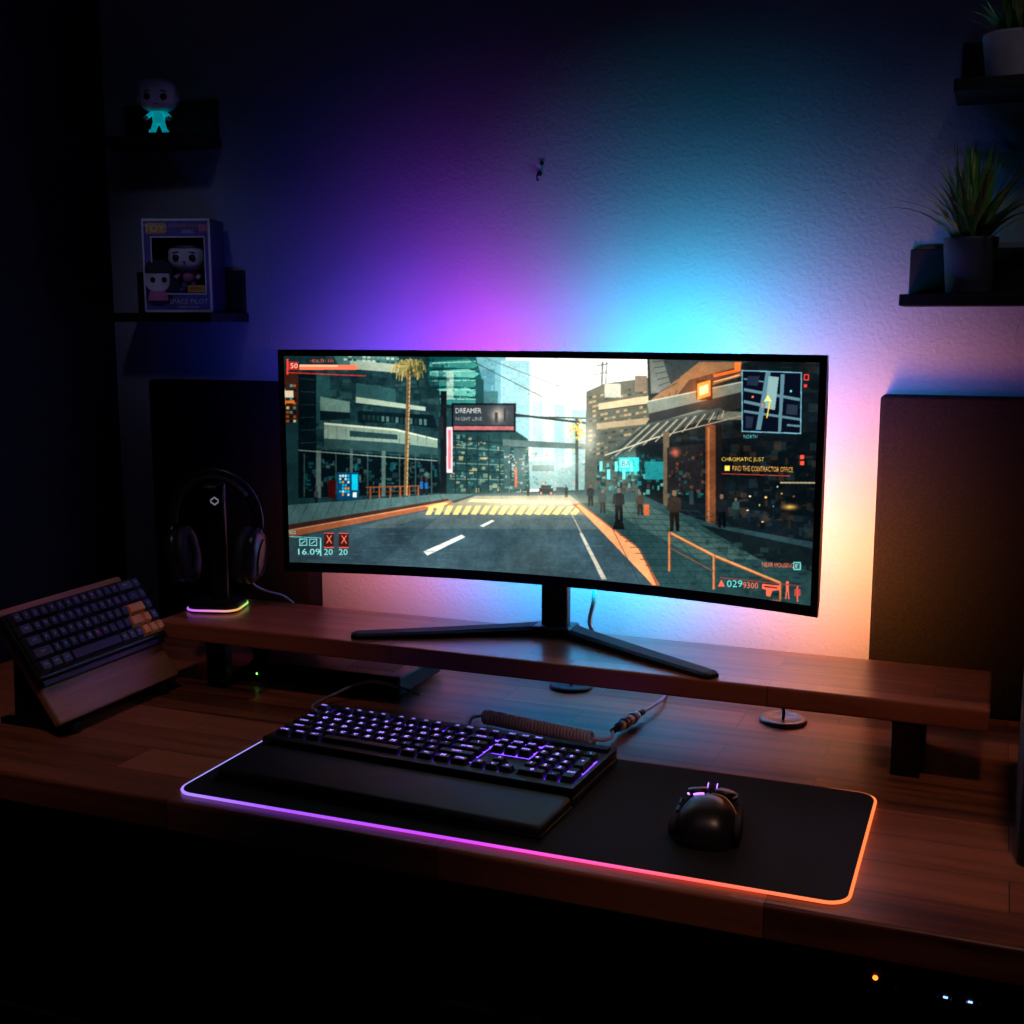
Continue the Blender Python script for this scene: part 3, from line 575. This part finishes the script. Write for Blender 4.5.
def keys(b, rows, pitch, ox, oy, z0, keym, legm, dome=0.0, accent=None, mods=None, h=.0085, under=None, gap=.0008, ls=1.0):
    for ri, (ry, ks) in enumerate(rows):
        for k in ks:
            x, lab = k[0], k[1]; w = k[2] if len(k) > 2 else 1; hh = k[3] if len(k) > 3 else 1
            cx = ox+(x+w/2)*pitch; cy = oy+(ry+.5-(hh-1)/2)*pitch; zz = z0+dome*(ry)
            m = keym
            if mods and len(lab) > 1: m = mods
            if accent and (lab in ('ENTER', '^', '<', 'v', '>') or (lab == 'SHIFT' and x > 5)): m = accent
            t = bmesh.new(); keycap(t, cx, cy, zz, w*pitch-gap, hh*pitch-gap, h); b.add(t, m)
            if under: b.add(t_rbox(w*pitch-.0006, hh*pitch-.0006, .0006, 0), under, T((cx, cy, z0-.0022)))
            if lab:
                s = (.0072 if len(lab) == 1 else .0044)*ls
                b.add(t_text(lab, s), legm, T((cx, cy+.0012, zz+h+.00015)))
M_key = mat('keycap_dark', (.010, .010, .013), .45)
M_leg = mat('legend_purple', (.3, .2, .6), .5, emit=(.36, .22, 1), es=3.0)
M_under = mat('key_underglow', (.03, .02, .08), .5, emit=(.12, .03, 1), es=5.5, var=.2)
M_rest = mat('leatherette', (.014, .014, .016), .5, bump=(500, .25, .0006))
b = MB('mechanical_keyboard')
b.box(-.222, .222, 0, .158, 0, .012, M_black, .003, 2)
b.box(-.218, .218, .008, .153, .0115, .0165, M_black, .002, 2)
PK = .0191; OX, OY = -.2148, .0165
keys(b, FULL, PK, OX, OY, .0208, M_key, M_leg, dome=.0006, under=M_under, gap=.0024, ls=1.25)
def cover(u0, u1, v0, v1, z=.0225): b.box(OX+u0*PK-.0004, OX+u1*PK+.0004, OY+v0*PK-.0004, OY+v1*PK+.0004, .016, z, M_black, .0006, 1)
b.box(-.221, .221, .001, OY+.0006, .011, .0240, M_black, .0015)
cover(15, 15.25, 0, 6.25); cover(18.25, 18.5, 0, 6.25); cover(15.25, 18.25, 2, 3); cover(15.25, 16.25, 1, 2); cover(17.25, 18.25, 1, 2); cover(0, 22.5, 5, 5.25); cover(18.5, 22.5, 5.25, 6.25)
cover(1, 2, 5.25, 6.25); cover(6, 6.5, 5.25, 6.25); cover(10.5, 11, 5.25, 6.25); cover(0, 22.5, 6.25, 6.9, .027)
b.box(-.221, -.2152, .001, .157, .012, .0235, M_black, .001); b.box(.2152, .221, .001, .157, .012, .0235, M_black, .001)
t = t_rbox(.444, .094, .017, .007, 4)
for v in t.verts:
    if v.co.y < 0: v.co.z *= (.62 if v.co.z > 0 else 1)
b.add(t, M_rest, T((0, -.049, .0087)), True)
b.add(t_rbox(.446, .098, .004, .0018, 2), M_black, T((0, -.0495, .0022)))
b.done((-.663, 1.313, .7548), -2.8)

M_navy = mat('keycap_navy', (.020, .025, .045), .5)
M_navy2 = mat('keycap_grey', (.045, .050, .075), .5)
M_orange = mat('keycap_orange', (1.0, .30, .05), .5)
M_legg = mat('legend_grey', (.5, .54, .66), .6)
M_case2 = mat('case_black', (.012, .013, .017), .4)
b = MB('mechanical_keyboard')
P2 = .0184
b.box(-.151, .151, -.003, .099, 0, .016, M_case2, .004, 3)
b.box(-.148, .148, .001, .096, .0158, .018, M_blackm, .0004, 1)
keys(b, C65, P2, -.1472, .0025, .018, M_navy, M_legg, dome=.0003, accent=M_orange, mods=M_navy2)
xd = Vector((0, 1, 0)); yd = Vector((-.586, 0, .81)).normalized(); zd = xd.cross(yd)
def frame(o):
    m = Matrix.Identity(4)
    for i, a in enumerate((xd, yd, zd)):
        for r in range(3): m[r][i] = a[r]
    m.translation = o; return m
low = Vector((-1.178, 1.408, .773))
b.done(M=frame(low+yd*.068+zd*.0012) @ S(.91, 1.04, 1))
b = MB('keyboard_stand')
b.box(-.130, .135, 0, .185, -.012, 0, M_stand, .003, 2)
b.box(-.130, .135, .056, .064, -.001, .012, M_black, .001)
inv = frame(low).inverted()
for yy in (1.31, 1.506):
    pts = [(-1.201, .7512), (-1.311, .7512), (-1.311, .759), (-1.284, .761), (-1.279, .878), (-1.268, .868), (-1.201, .770)]
    t = bmesh.new(); A = [t.verts.new((x, yy-.006, z)) for x, z in pts]; B = [t.verts.new((x, yy+.006, z)) for x, z in pts]
    t.faces.new(A); t.faces.new(B[::-1])
    for k in range(len(pts)): t.faces.new((A[k], A[(k+1) % len(pts)], B[(k+1) % len(pts)], B[k]))
    bmesh.ops.recalc_face_normals(t, faces=t.faces); b.add(t, M_metal, inv)
    b.add(t_rbox(.03, .014, .014, .003), M_blackm, inv @ T((-1.192, yy, .7585)))
b.done(M=frame(low))

# coiled cable + aviator connector
M_coil = mat('coil_cable', (.62, .48, .64), .5)
b = MB('coiled_cable')
b.add(t_tube(smooth_pts([(-.655, 1.492, .762), (-.668, 1.515, .758), (-.676, 1.545, .762), (-.662, 1.556, .764)], 8), .0022, 8), M_coil, None, True)
pts = []
A = Vector((-.662, 1.556, .7625)); B = Vector((-.488, 1.522, .7625)); d = (B-A).normalized(); sd = Vector((-d.y, d.x, 0)); up = Vector((0, 0, 1)); turns = 34
for i in range(turns*12+1):
    a = 2*math.pi*i/12; p = A.lerp(B, i/(turns*12)); pts.append(p+(sd*math.cos(a)+up*math.sin(a))*.0088)
b.add(t_tube(pts, .0021, 6), M_coil, None, True)
b.add(t_tube(smooth_pts([(-.488, 1.522, .7625), (-.474, 1.524, .762), (-.468, 1.545, .760), (-.474, 1.570, .760)], 8), .0024, 8), M_coil, None, True)
c0 = Vector((-.474, 1.568, .7605)); c1 = Vector((-.458, 1.665, .7605)); dd = (c1-c0); q = Vector((0, 0, 1)).rotation_difference(dd).to_matrix().to_4x4(); K = T(c0) @ q
M_conn = mat('connector_silver', (.85, .85, .9), .4, .1)
for z, l, r, m in ((0, .02, .0042, M_blackm), (.018, .016, .0065, M_conn), (.035, .006, .0085, M_conn), (.042, .018, .0072, M_conn), (.061, .005, .0085, M_conn), (.067, .014, .0062, M_conn), (.08, .02, .0042, M_blackm)):
    b.add(t_cyl(r, r, l, 20, .0008), m, K @ T((0, 0, z)), True)
b.add(t_tube(smooth_pts([c0+dd*1.0, (-.452, 1.70, .760), (-.45, 1.76, .758), (-.47, 1.84, .755)], 8), .0024, 8), M_coil, None, True)
b.done()

# ------------------------------------------------------------------ mouse
M_led = mat('mouse_led', (.3, .1, .6), .5, emit=(.45, .18, 1), es=2.6)
M_mouse = mat('mouse_shell', (.016, .015, .016), .32)
b = MB('gaming_mouse')
t = bmesh.new(); rings = []
sec = [(-.062, .008, .006), (-.060, .020, .016), (-.052, .029, .028), (-.036, .0345, .037), (-.015, .0345, .0405), (.005, .0315, .038), (.025, .030, .032), (.045, .0315, .024), (.058, .030, .017), (.063, .024, .011)]
for y, w, h in sec:
    rg = []
    for k in range(25):
        a = math.pi*k/24; cx = math.cos(a); sx = math.sin(a)
        x = w*math.copysign(abs(cx)**.75, cx); z = h*sx**.7
        x *= 1-.10*math.sin(a)*(1 if abs(y) < .03 else 0); rg.append(t.verts.new((x, y, z+.001)))
    rings.append(rg)
for A_, B_ in zip(rings, rings[1:]):
    for k in range(24): t.faces.new((A_[k], A_[k+1], B_[k+1], B_[k]))
t.faces.new(rings[0]); t.faces.new(rings[-1][::-1]); bmesh.ops.recalc_face_normals(t, faces=t.faces)
b.add(t, M_mouse, None, True)
b.add(t_rbox(.056, .11, .004, .0018), M_blackm, T((0, 0, .002)))
b.add(t_tube([(0, .064, .012), (0, .058, .019), (0, .045, .0257), (0, .025, .0337), (0, .008, .0385)], .0013, 6), M_blackm, None, True)
M_orefl = mat('orange_reflection', (.75, .34, .18), .35, .4)  # orange reflection on the mouse's right side, painted as coloured strips
for s in (-1, 1):
    b.add(t_sph(.0135, .030, .006, 3), M_mouse, T((s*.0155, .036, .0275)) @ R('X', -22) @ R('Y', s*8), True)
    b.add(t_sph(.006, .040, .011, 3), M_blackm, T((s*.0335, -.010, .013)) @ R('Z', s*3), True)
    b.add(t_tube(smooth_pts([(s*.004, .006, .0395), (s*.018, .004, .0362), (s*.029, -.004, .0265), (s*.034, -.02, .018), (s*.033, -.045, .012)], 6), .0011, 6), M_orefl if s > 0 else M_blackm, None, True)
b.add(t_tube(smooth_pts([(.006, .060, .0250), (.016, .055, .0262), (.026, .040, .0285), (.0285, .020, .0325), (.026, .008, .035)], 6), .0013, 6), M_orefl, None, True)  # painted orange reflection along the right button
t = t_cyl(.010, .010, .008, 24, .001); b.add(t, M_blackm, T((-.004, .036, .0285)) @ R('Y', 90), True)
for s in (-1, 1): b.add(t_tube([(s*.0052, .036+.0105*math.cos(a/12*math.pi), .0285+.0105*math.sin(a/12*math.pi)) for a in range(5, 13)], .0006, 6), M_led, None, True)
b.add(t_tube(smooth_pts([(-.024, .010, .0345), (-.026, .018, .0325), (-.0265, .026, .0305)], 6), .0015, 6), M_led, None, True)
b.add(t_tube(smooth_pts([(-.018, .002, .0375), (-.012, .002, .0392), (-.006, .001, .0402)], 4), .0012, 6), M_led, None, True)
for y in (-.012, .010): b.add(t_rbox(.004, .018, .007, .0015), M_black, T((-.0325, y, .023)) @ R('Y', -25))
b.done((-.280, 1.306, .7549), 6)

# ------------------------------------------------------------------ headset + stand
HX = -1.181
b = MB('headset_stand')
b.add(t_prism(rrect(.084, .078, .02, 6), .014, .002), M_black)
rp = rrect(.086, .080, .021, 8); dn = [Vector((x, y, .0045)) for x, y in rp]
def hcol(p):
    a = (math.atan2(p.y, p.x)/math.pi+1)/2; st = [(.2, .1, 1), (.8, .2, .9), (.9, .45, .1), (.2, 1, .2), (.1, .8, .5), (.2, .1, 1)]
    k = min(4, int(a*5)); return mix(st[k], st[k+1], a*5-k)
M_rim2 = mat_attr('stand_rim', 1.0)
b.add(t_tube(dn, .0018, 8, True), M_rim2, None, True, hcol)
b.add(t_rbox(.030, .012, .195, .004, 3), M_black, T((0, .012, .110)))
b.add(t_tube([(0, -.030, .2025), (0, -.022, .206), (0, 0, .2075), (0, .02, .2075), (0, .030, .206), (0, .036, .2025)], .012, 14, False, .30), M_black, None, True)
b.add(t_rbox(.026, .003, .026, .001), M_blackm, T((0, .0045, .178)))
for s in (-1, 1): b.add(t_prism([(-.007, -.004), (0, .001), (.007, -.004), (.007, -.001), (0, .004), (-.007, -.001)], .0006), M_white, T((0, .0024, .178+s*.0035)) @ R('X', 90) @ (R('Z', 0) if s > 0 else R('Z', 180)))
b.done((HX, 1.655, ZS+.0005), 16)
b = MB('headset')
M_pad = mat('ear_cushion', (.016, .016, .02), .6, bump=(400, .2, .0005))
M_hs = mat('headset_shell', (.014, .014, .018), .3)
def arc(rx, rz, n=28, a0=-8, a1=188, cz=.0): return [(rx*math.cos(math.radians(a0+(a1-a0)*i/n)), 0, cz+rz*math.sin(math.radians(a0+(a1-a0)*i/n))) for i in range(n+1)]
b.add(t_tube(arc(.072, .078), .010, 12, False, .35), M_hs, None, True)
b.add(t_tube(arc(.067, .0725, a0=35, a1=145), .011, 12, False, .55), M_pad, None, True)
for s in (-1, 1):
    K = T((s*.055, 0, -.056)) @ R('Y', s*8)
    b.add(t_tube([(s*.0715, 0, -.008), (s*.075, .0, -.03), (s*.071, .0, -.05)], [.006, .007, .006], 10), M_hs, None, True)
    b.add(t_sph(.016, .034, .045, 2.6), M_hs, K @ T((s*.008, 0, 0)), True)
    b.add(t_tube([(s*-.008, .027*math.cos(a*math.pi/16), .037*math.sin(a*math.pi/16)) for a in range(32)], .0105, 10, True), M_pad, K, True)
    b.add(t_tube([(s*.023, .022*math.cos(a*math.pi/16), .031*math.sin(a*math.pi/16)) for a in range(32)], .0012, 8, True), M_metal, K, True)
b.add(t_tube(smooth_pts([(.062, .0, -.092), (.058, .015, -.108), (.075, .03, -.122), (.10, .035, -.130), (.12, .03, -.1415)], 6), .0018, 8), M_cable, None, True)
b.done((HX, 1.655, ZS+.1455), 16)

# ------------------------------------------------------------------ mini pc under shelf, grommets
M_green = mat('green_led', (.1, .5, .1), .5, emit=(.25, 1, .15), es=2)
b = MB('mini_pc')
b.box(-.135, .135, -.075, .075, .004, .034, M_black, .004, 3)
b.box(-.130, .130, -.0762, -.074, .009, .029, M_metal, .0005, 1)
b.add(t_sph(.0018, .001, .0018), M_green, T((-.120, -.0766, .014)), True)
for x in (-.08, -.06, -.04): b.box(x-.007, x+.007, -.0768, -.075, .016, .024, M_blackm, .0005, 1)
for x in (-.11, .11):
    for y in (-.06, .06): b.add(t_cyl(.008, .008, .005, 16), M_blackm, T((x, y, 0)))
for k in range(12): b.box(.03+k*.007, .0325+k*.007, -.05, .05, .0335, .0345, M_blackm, .0002, 1)
b.done((-.962, 1.69, .7505))
def grommet(loc, m):
    b = MB('cable_grommet')
    b.add(t_lathe([(0, .003), (.022, .003), (.024, .006), (.031, .006), (.034, .003), (.034, 0), (0, 0)], 36), m, None, True)
    b.add(t_tube(smooth_pts([(.0, 0, .002), (.0, -.004, .02), (-.012, .0, .03), (-.03, .02, .028), (-.05, .06, .03)], 6), .0022, 8), M_black, None, True)
    b.done(loc)
grommet((-.606, 1.775, .7505), M_black)
grommet((-.266, 1.730, .7505), mat('grommet_grey', (.22, .20, .22), .3, .6))

# ------------------------------------------------------------------ wall panels
M_felt = mat('acoustic_felt', (.013, .011, .015), .95, bump=(300, .5, .0015), var=.28, vscale=260, spec=.05)
for x0, x1 in ((-1.456, -1.122), (-.162, .20)):
    b = MB('acoustic_panel'); w = x1-x0
    b.add(t_rbox(w, .045, .466, .006, 3), M_felt, T((0, 0, .233)))
    b.add(t_rbox(w-.02, .004, .446, .001), M_blackm, T((0, .0235, .233)))
    b.done(((x0+x1)/2, YW-.0275, .7505))

# ------------------------------------------------------------------ floating shelves
M_ledge = mat('ledge_black', (.004, .004, .005), .65)
def ledge(x0, x1, zb, zp, dep):
    b = MB('floating_shelf'); w = x1-x0
    b.box(-w/2, w/2, -dep, 0, 0, .016, M_ledge, .0015)
    b.box(-w/2+.004, w/2-.004, -.009, 0, .015, zp-zb, M_ledge, .0015)
    b.done(((x0+x1)/2, YW-.001, zb))
ledge(-1.505, -1.265, 1.321, 1.412, .115)
ledge(-1.515, -1.310, 1.626, 1.708, .10)
ledge(-.137, .145, 1.343, 1.425, .125)
ledge(-.081, .200, 1.622, 1.705, .125)

# ------------------------------------------------------------------ vinyl figures
M_skin = mat('vinyl_skin', (.88, .80, .84), .4)
M_hair = mat('vinyl_hair', (.62, .66, .78), .45)
M_eye = mat('vinyl_eye', (.003, .003, .004), .15)
M_teal = mat('vinyl_teal_glow', (.05, .75, .80), .35, emit=(.0, .55, .65), es=.30)  # emission added so the vinyl looks lit; the figure is no lamp
M_dkcl = mat('vinyl_dark', (.03, .03, .04), .5)
def figure(b, K, cloth, legs, hair, arms=True):
    hz = .064
    b.add(t_sph(.031, .027, .026, 3.0), M_skin, K @ T((0, 0, hz)), True)
    t = t_sph(.0325, .0285, .0278, 3.0, 40, 26)
    kill = [f for f in t.faces if f.calc_center_median().z < (.012 if f.calc_center_median().y < -.004 else (-.010 if f.calc_center_median().y > .006 else .001))]
    bmesh.ops.delete(t, geom=kill, context='FACES'); b.add(t, hair, K @ T((0, .0008, hz+.0004)), True)
    for s in (-1, 1):
        b.add(t_cyl(.0055, .0055, .0022, 22, .0006), M_eye, K @ T((s*.0135, -.0255, hz-.005)) @ R('X', 90), True)
        b.add(t_sph(.003, .005, .006), M_skin, K @ T((s*.0315, 0, hz-.005)), True)
        b.add(t_rbox(.010, .0015, .0018, .0004), M_dkcl, K @ T((s*.0135, -.0272, hz+.0045)) @ R('Y', s*8))
        b.add(t_tube([(s*.004, 0, .021), (s*.0075, -.001, .012), (s*.010, 0, .004)], [.0055, .005, .0045], 12), legs, K, True)
        b.add(t_sph(.0055, .009, .004, 2.6), legs, K @ T((s*.011, -.003, .004)), True)
        if arms:
            b.add(t_tube(smooth_pts([(s*.009, 0, .037), (s*.017, -.002, .030), (s*.019, -.010, .026)], 4), .0038, 10), cloth, K, True)
            b.add(t_sph(.0042, .0042, .0042), M_skin, K @ T((s*.019, -.013, .0255)), True)
    b.add(t_sph(.0022, .003, .002), M_skin, K @ T((0, -.0275, hz-.010)), True)
    b.add(t_rbox(.006, .001, .001, .0003), M_dkcl, K @ T((0, -.0268, hz-.0165)))
    b.add(t_tube([(0, 0, .018), (0, 0, .028), (0, 0, .040)], [.0095, .0108, .0085], 16), cloth, K, True)
b = MB('vinyl_figurine'); figure(b, Matrix.Identity(4), M_teal, M_teal, M_hair)
b.add(t_cyl(.02, .02, .002, 28), M_blackm, T((0, -.001, -.0015)))
b.done(M=T((-1.392, 1.832, 1.6445)) @ R('Z', 28) @ S(1.04, 1.04, 1.0))

M_boxw = mat('carton_print', (1, 1, 1), .45)
M_boxd = mat('carton_dark', (.04, .03, .09), .4)
M_yel = mat('print_orange', (1, .50, .06), .5)
M_pink = mat('print_pink', (.9, .25, .45), .5)
M_blue = mat('print_blue', (.16, .14, .48), .5)
b = MB('boxed_figurine')
w, d, h = .118, .085, .158
b.box(-w/2, w/2, d/2-.002, d/2, 0, h, M_boxd, .0005, 1); b.box(-w/2, w/2, -d/2, d/2, 0, .002, M_boxw, .0005, 1); b.box(-w/2, w/2, -d/2, d/2, h-.002, h, M_boxw, .0005, 1)
for s in (-1, 1): b.box(s*w/2-.001, s*w/2+.001, -d/2, d/2, 0, h, M_boxd, .0004, 1)
f = -d/2
b.box(-w/2, w/2, f-.001, f+.001, .126, h, M_blue, .0004, 1); b.box(-w/2, w/2, f-.001, f+.001, 0, .032, M_blue, .0004, 1)
b.box(-w/2, -w/2+.016, f-.001, f+.001, .03, .13, M_blue, .0004, 1); b.box(w/2-.010, w/2, f-.001, f+.001, .03, .13, M_blue, .0004, 1)
for x0, x1, z0, z1 in ((-w/2, w/2, h-.004, h), (-w/2, w/2, 0, .004), (-w/2, -w/2+.003, 0, h), (w/2-.004, w/2, 0, h), (-w/2+.014, -w/2+.0165, .03, .128), (w/2-.0115, w/2-.0095, .03, .128), (-w/2+.014, w/2-.0095, .126, .1285), (-w/2+.014, w/2-.0095, .030, .0325)):
    b.box(x0, x1, f-.0022, f-.0008, z0, z1, M_boxw, .0002, 1)
K = T((0, f-.0018, 0)) @ R('X', 90)
b.add(t_text('TOY!', .018), M_boxw, K @ T((-.035, .141, 0.0004))); b.add(t_rbox(.034, .018, .0006, 0), M_yel, K @ T((-.035, .142, -.0008))); b.add(t_text('ACTION FIGURE', .0085), M_yel, K @ T((.018, .146, .0001)))
b.add(t_text('SERIES', .0075), M_boxw, K @ T((.02, .136, 0))); b.add(t_rbox(.014, .011, .0006, 0), M_pink, K @ T((.047, .142, 0)))
b.add(t_text('SPACE PILOT', .0115), M_boxw, K @ T((.018, .018, .0002))); b.add(t_text('VINYL FIGURE', .0055), M_boxw, K @ T((.018, .009, .0002)))
b.add(t_rbox(.030, .012, .0006, 0), M_yel, K @ T((.032, .040, .0))); b.add(t_text('LIMITED', .006), M_boxd, K @ T((.032, .040, .0006)))
el = lambda rx, ry, n=28: [(rx*math.cos(2*math.pi*k/n), ry*math.sin(2*math.pi*k/n)) for k in range(n)]
b.add(t_prism(rrect(.05, .078, .02), .0006), M_boxd, K @ T((-.034, .050, -.0004))); b.add(t_prism(rrect(.042, .046, .017), .0006), M_skin, K @ T((-.035, .058, .0004)))
b.add(t_prism([(-.021, 0), (.021, 0), (.021, .012), (.012, .018), (-.012, .018), (-.021, .012)], .0006), M_dkcl, K @ T((-.035, .066, .0009)))
for s in (-1, 1): b.add(t_prism(el(.0045, .0048), .0005), M_eye, K @ T((-.033+s*.010, .055, .0011)))
b.add(t_prism([(-.018, 0), (.018, 0), (.014, .016), (-.014, .016)], .0006), M_pink, K @ T((-.035, .020, .0007)))
figure(b, T((.008, -.002, .034)) @ S(1.05, 1.05, 1.0), M_pink, M_blue, M_dkcl)
b.box(-.02, .04, -.02, .03, .002, .033, M_boxd, .001)
b.done((-1.343, 1.822, 1.3375), 20)

# ------------------------------------------------------------------ plants
def plant(name, loc, potm, rt, rb, hp, leafm, n, hmin, hmax, wid, spread, seed):
    random.seed(seed); b = MB(name)
    b.add(t_lathe([(0, 0), (rb*.96, 0), (rb, .003), (rt, hp-.004), (rt, hp), (rt-.004, hp), (rt-.006, hp-.012), (0, hp-.012)], 40), potm, None, True)
    b.add(t_cyl(rt-.006, rt-.006, .003, 24), M_soil, T((0, 0, hp-.014)))
    for i in range(n):
        az = random.uniform(0, 2*math.pi); r0 = random.uniform(0, rt*.5); L = random.uniform(hmin, hmax)
        lean = random.uniform(.05, spread)*(1 if math.sin(az) < .35 else .25); dx, dy = math.cos(az), math.sin(az)
        t = bmesh.new(); prev = None; m = 7; p = Vector((dx*r0, dy*r0, hp-.012)); ang = lean*.5
        side = Vector((-dy, dx, 0))
        for k in range(m+1):
            f_ = k/m; ww = wid*(1-f_**1.6)*.5+.0002; nrm = Vector((dx*math.cos(ang), dy*math.cos(ang), -math.sin(ang)))
            a_ = t.verts.new(p-side*ww); c_ = t.verts.new(p+nrm*-.25*ww); e_ = t.verts.new(p+side*ww)
            if prev: t.faces.new((prev[0], prev[1], c_, a_)); t.faces.new((prev[1], prev[2], e_, c_))
            prev = (a_, c_, e_); p = p+Vector((dx*math.sin(ang), dy*math.sin(ang), math.cos(ang)))*L/m; ang += lean*.12
        b.add(t, leafm[i % len(leafm)], None, True)
    b.done(loc)
M_soil = mat('soil', (.02, .014, .01), .95, var=.5, vscale=300)
M_pot1 = mat('pot_grey', (.10, .10, .12), .6); M_pot2 = mat('pot_white', (.66, .58, .60), .5)
M_lf1 = mat('leaf_green', (.18, .46, .08), .45, var=.3); M_lf2 = mat('leaf_olive', (.58, .70, .18), .45, var=.3); M_lf3 = mat('leaf_dark', (.07, .20, .05), .45)
plant('potted_aloe', (-.050, 1.827, 1.3595), M_pot1, .036, .030, .076, [M_lf1, M_lf2, M_lf3, M_lf1, M_lf2], 100, .09, .15, .0105, 1.45, 3)
plant('potted_succulent', (-.010, 1.829, 1.6385), M_pot2, .040, .033, .060, [M_lf1, M_lf3, M_lf2], 56, .045, .08, .011, 1.3, 5)

# ------------------------------------------------------------------ speaker, interface
b = MB('desktop_speaker')
b.box(-.08, .08, -.10, .10, 0, .26, M_blackm, .006, 3)
for z, r in ((.09, .055), (.205, .025)):
    b.add(t_lathe([(r, 0), (r, .004), (r*.9, .005), (r*.82, .001), (r*.3, -.012), (r*.28, -.006), (0, -.002)], 32), M_blackm, T((0, -.101, z)) @ R('X', 90), True)
b.done((.124, 1.44, .7505), 0)
M_oled = mat('orange_led', (.8, .3, .05), .5, emit=(1, .25, .03), es=2.5); M_bled = mat('blue_led', (.1, .3, .8), .5, emit=(.3, .5, 1), es=2)
b = MB('audio_interface')
b.box(-.17, .17, -.09, .09, 0, .05, M_black, .004)
for x in (-.15, .15): b.box(x-.012, x+.012, -.07, .07, .048, .1595, M_metal, .002)
b.add(t_sph(.003, .002, .003), M_oled, T((-.105, -.0915, .034)), True)
for k in range(4): b.add(t_cyl(.009, .008, .012, 20, .001), M_metal, T((-.075+k*.03, -.09, .026)) @ R('X', 90), True)
for k in range(6): b.add(t_rbox(.005, .002, .002, .0005), M_bled if k in (2, 4) else M_metal, T((-.055+k*.013, -.0908, .026)))
b.add(t_tube(smooth_pts([(-.16, -.04, .02), (-.20, -.08, -.02), (-.19, -.07, .05), (-.23, 0, .08), (-.22, .1, .12)], 8), .003, 8), M_cable, None, True)
b.done((.01, 1.45, .5495), 0)

# ------------------------------------------------------------------ lighting
def spot(name, loc, tgt, col, W, ang, blend=.8, r=.08):
    l = bpy.data.lights.new(name, 'SPOT'); l.color = col; l.energy = W; l.spot_size = math.radians(ang); l.spot_blend = blend; l.shadow_soft_size = r
    o = bpy.data.objects.new(name, l); scn.collection.objects.link(o); o.location = loc
    o.rotation_euler = (Vector(tgt)-Vector(loc)).to_track_quat('-Z', 'Y').to_euler(); return o
spot('fill_spot_desk', (.15, .75, 2.5), (-.15, 1.40, .75), (1, .58, .42), 15, 32)  # added fill light, warms and brightens the right of the desk
spot('fill_spot_keyboard', (-.95, .65, 2.5), (-1.18, 1.40, .78), (1, .66, .70), 9, 28)  # added fill light for the tilted keyboard and its stand
spot('fill_spot_figures', (-1.0, .6, 2.4), (-1.37, 1.82, 1.44), (.45, .50, 1), 5, 16, 1.0)  # added fill light to lift the figures on the left shelves
spot('fill_spot_plants', (.35, .9, 2.5), (.02, 1.80, 1.50), (.9, .85, 1), 3.2, 20, 1.0)  # added fill light to brighten the plants
area('ambient_fill', (-.4, .3, 2.55), (.25, .36, 1), .4, .9, .9, (0, 0, 0))  # added dim blue fill from above, stands in for room ambient
w = bpy.data.worlds.new('night'); scn.world = w; w.use_nodes = True
w.node_tree.nodes['Background'].inputs[0].default_value = (.08, .11, .3, 1); w.node_tree.nodes['Background'].inputs[1].default_value = .012

# ------------------------------------------------------------------ camera
cd = bpy.data.cameras.new('camera'); cd.lens = 43.07; cd.sensor_width = 36; cd.clip_start = .02
cam = bpy.data.objects.new('camera', cd); scn.collection.objects.link(cam)
cam.location = (0, 0, 1.324); cam.rotation_euler = (math.radians(90-8.9), 0, math.radians(21.7)); scn.camera = cam
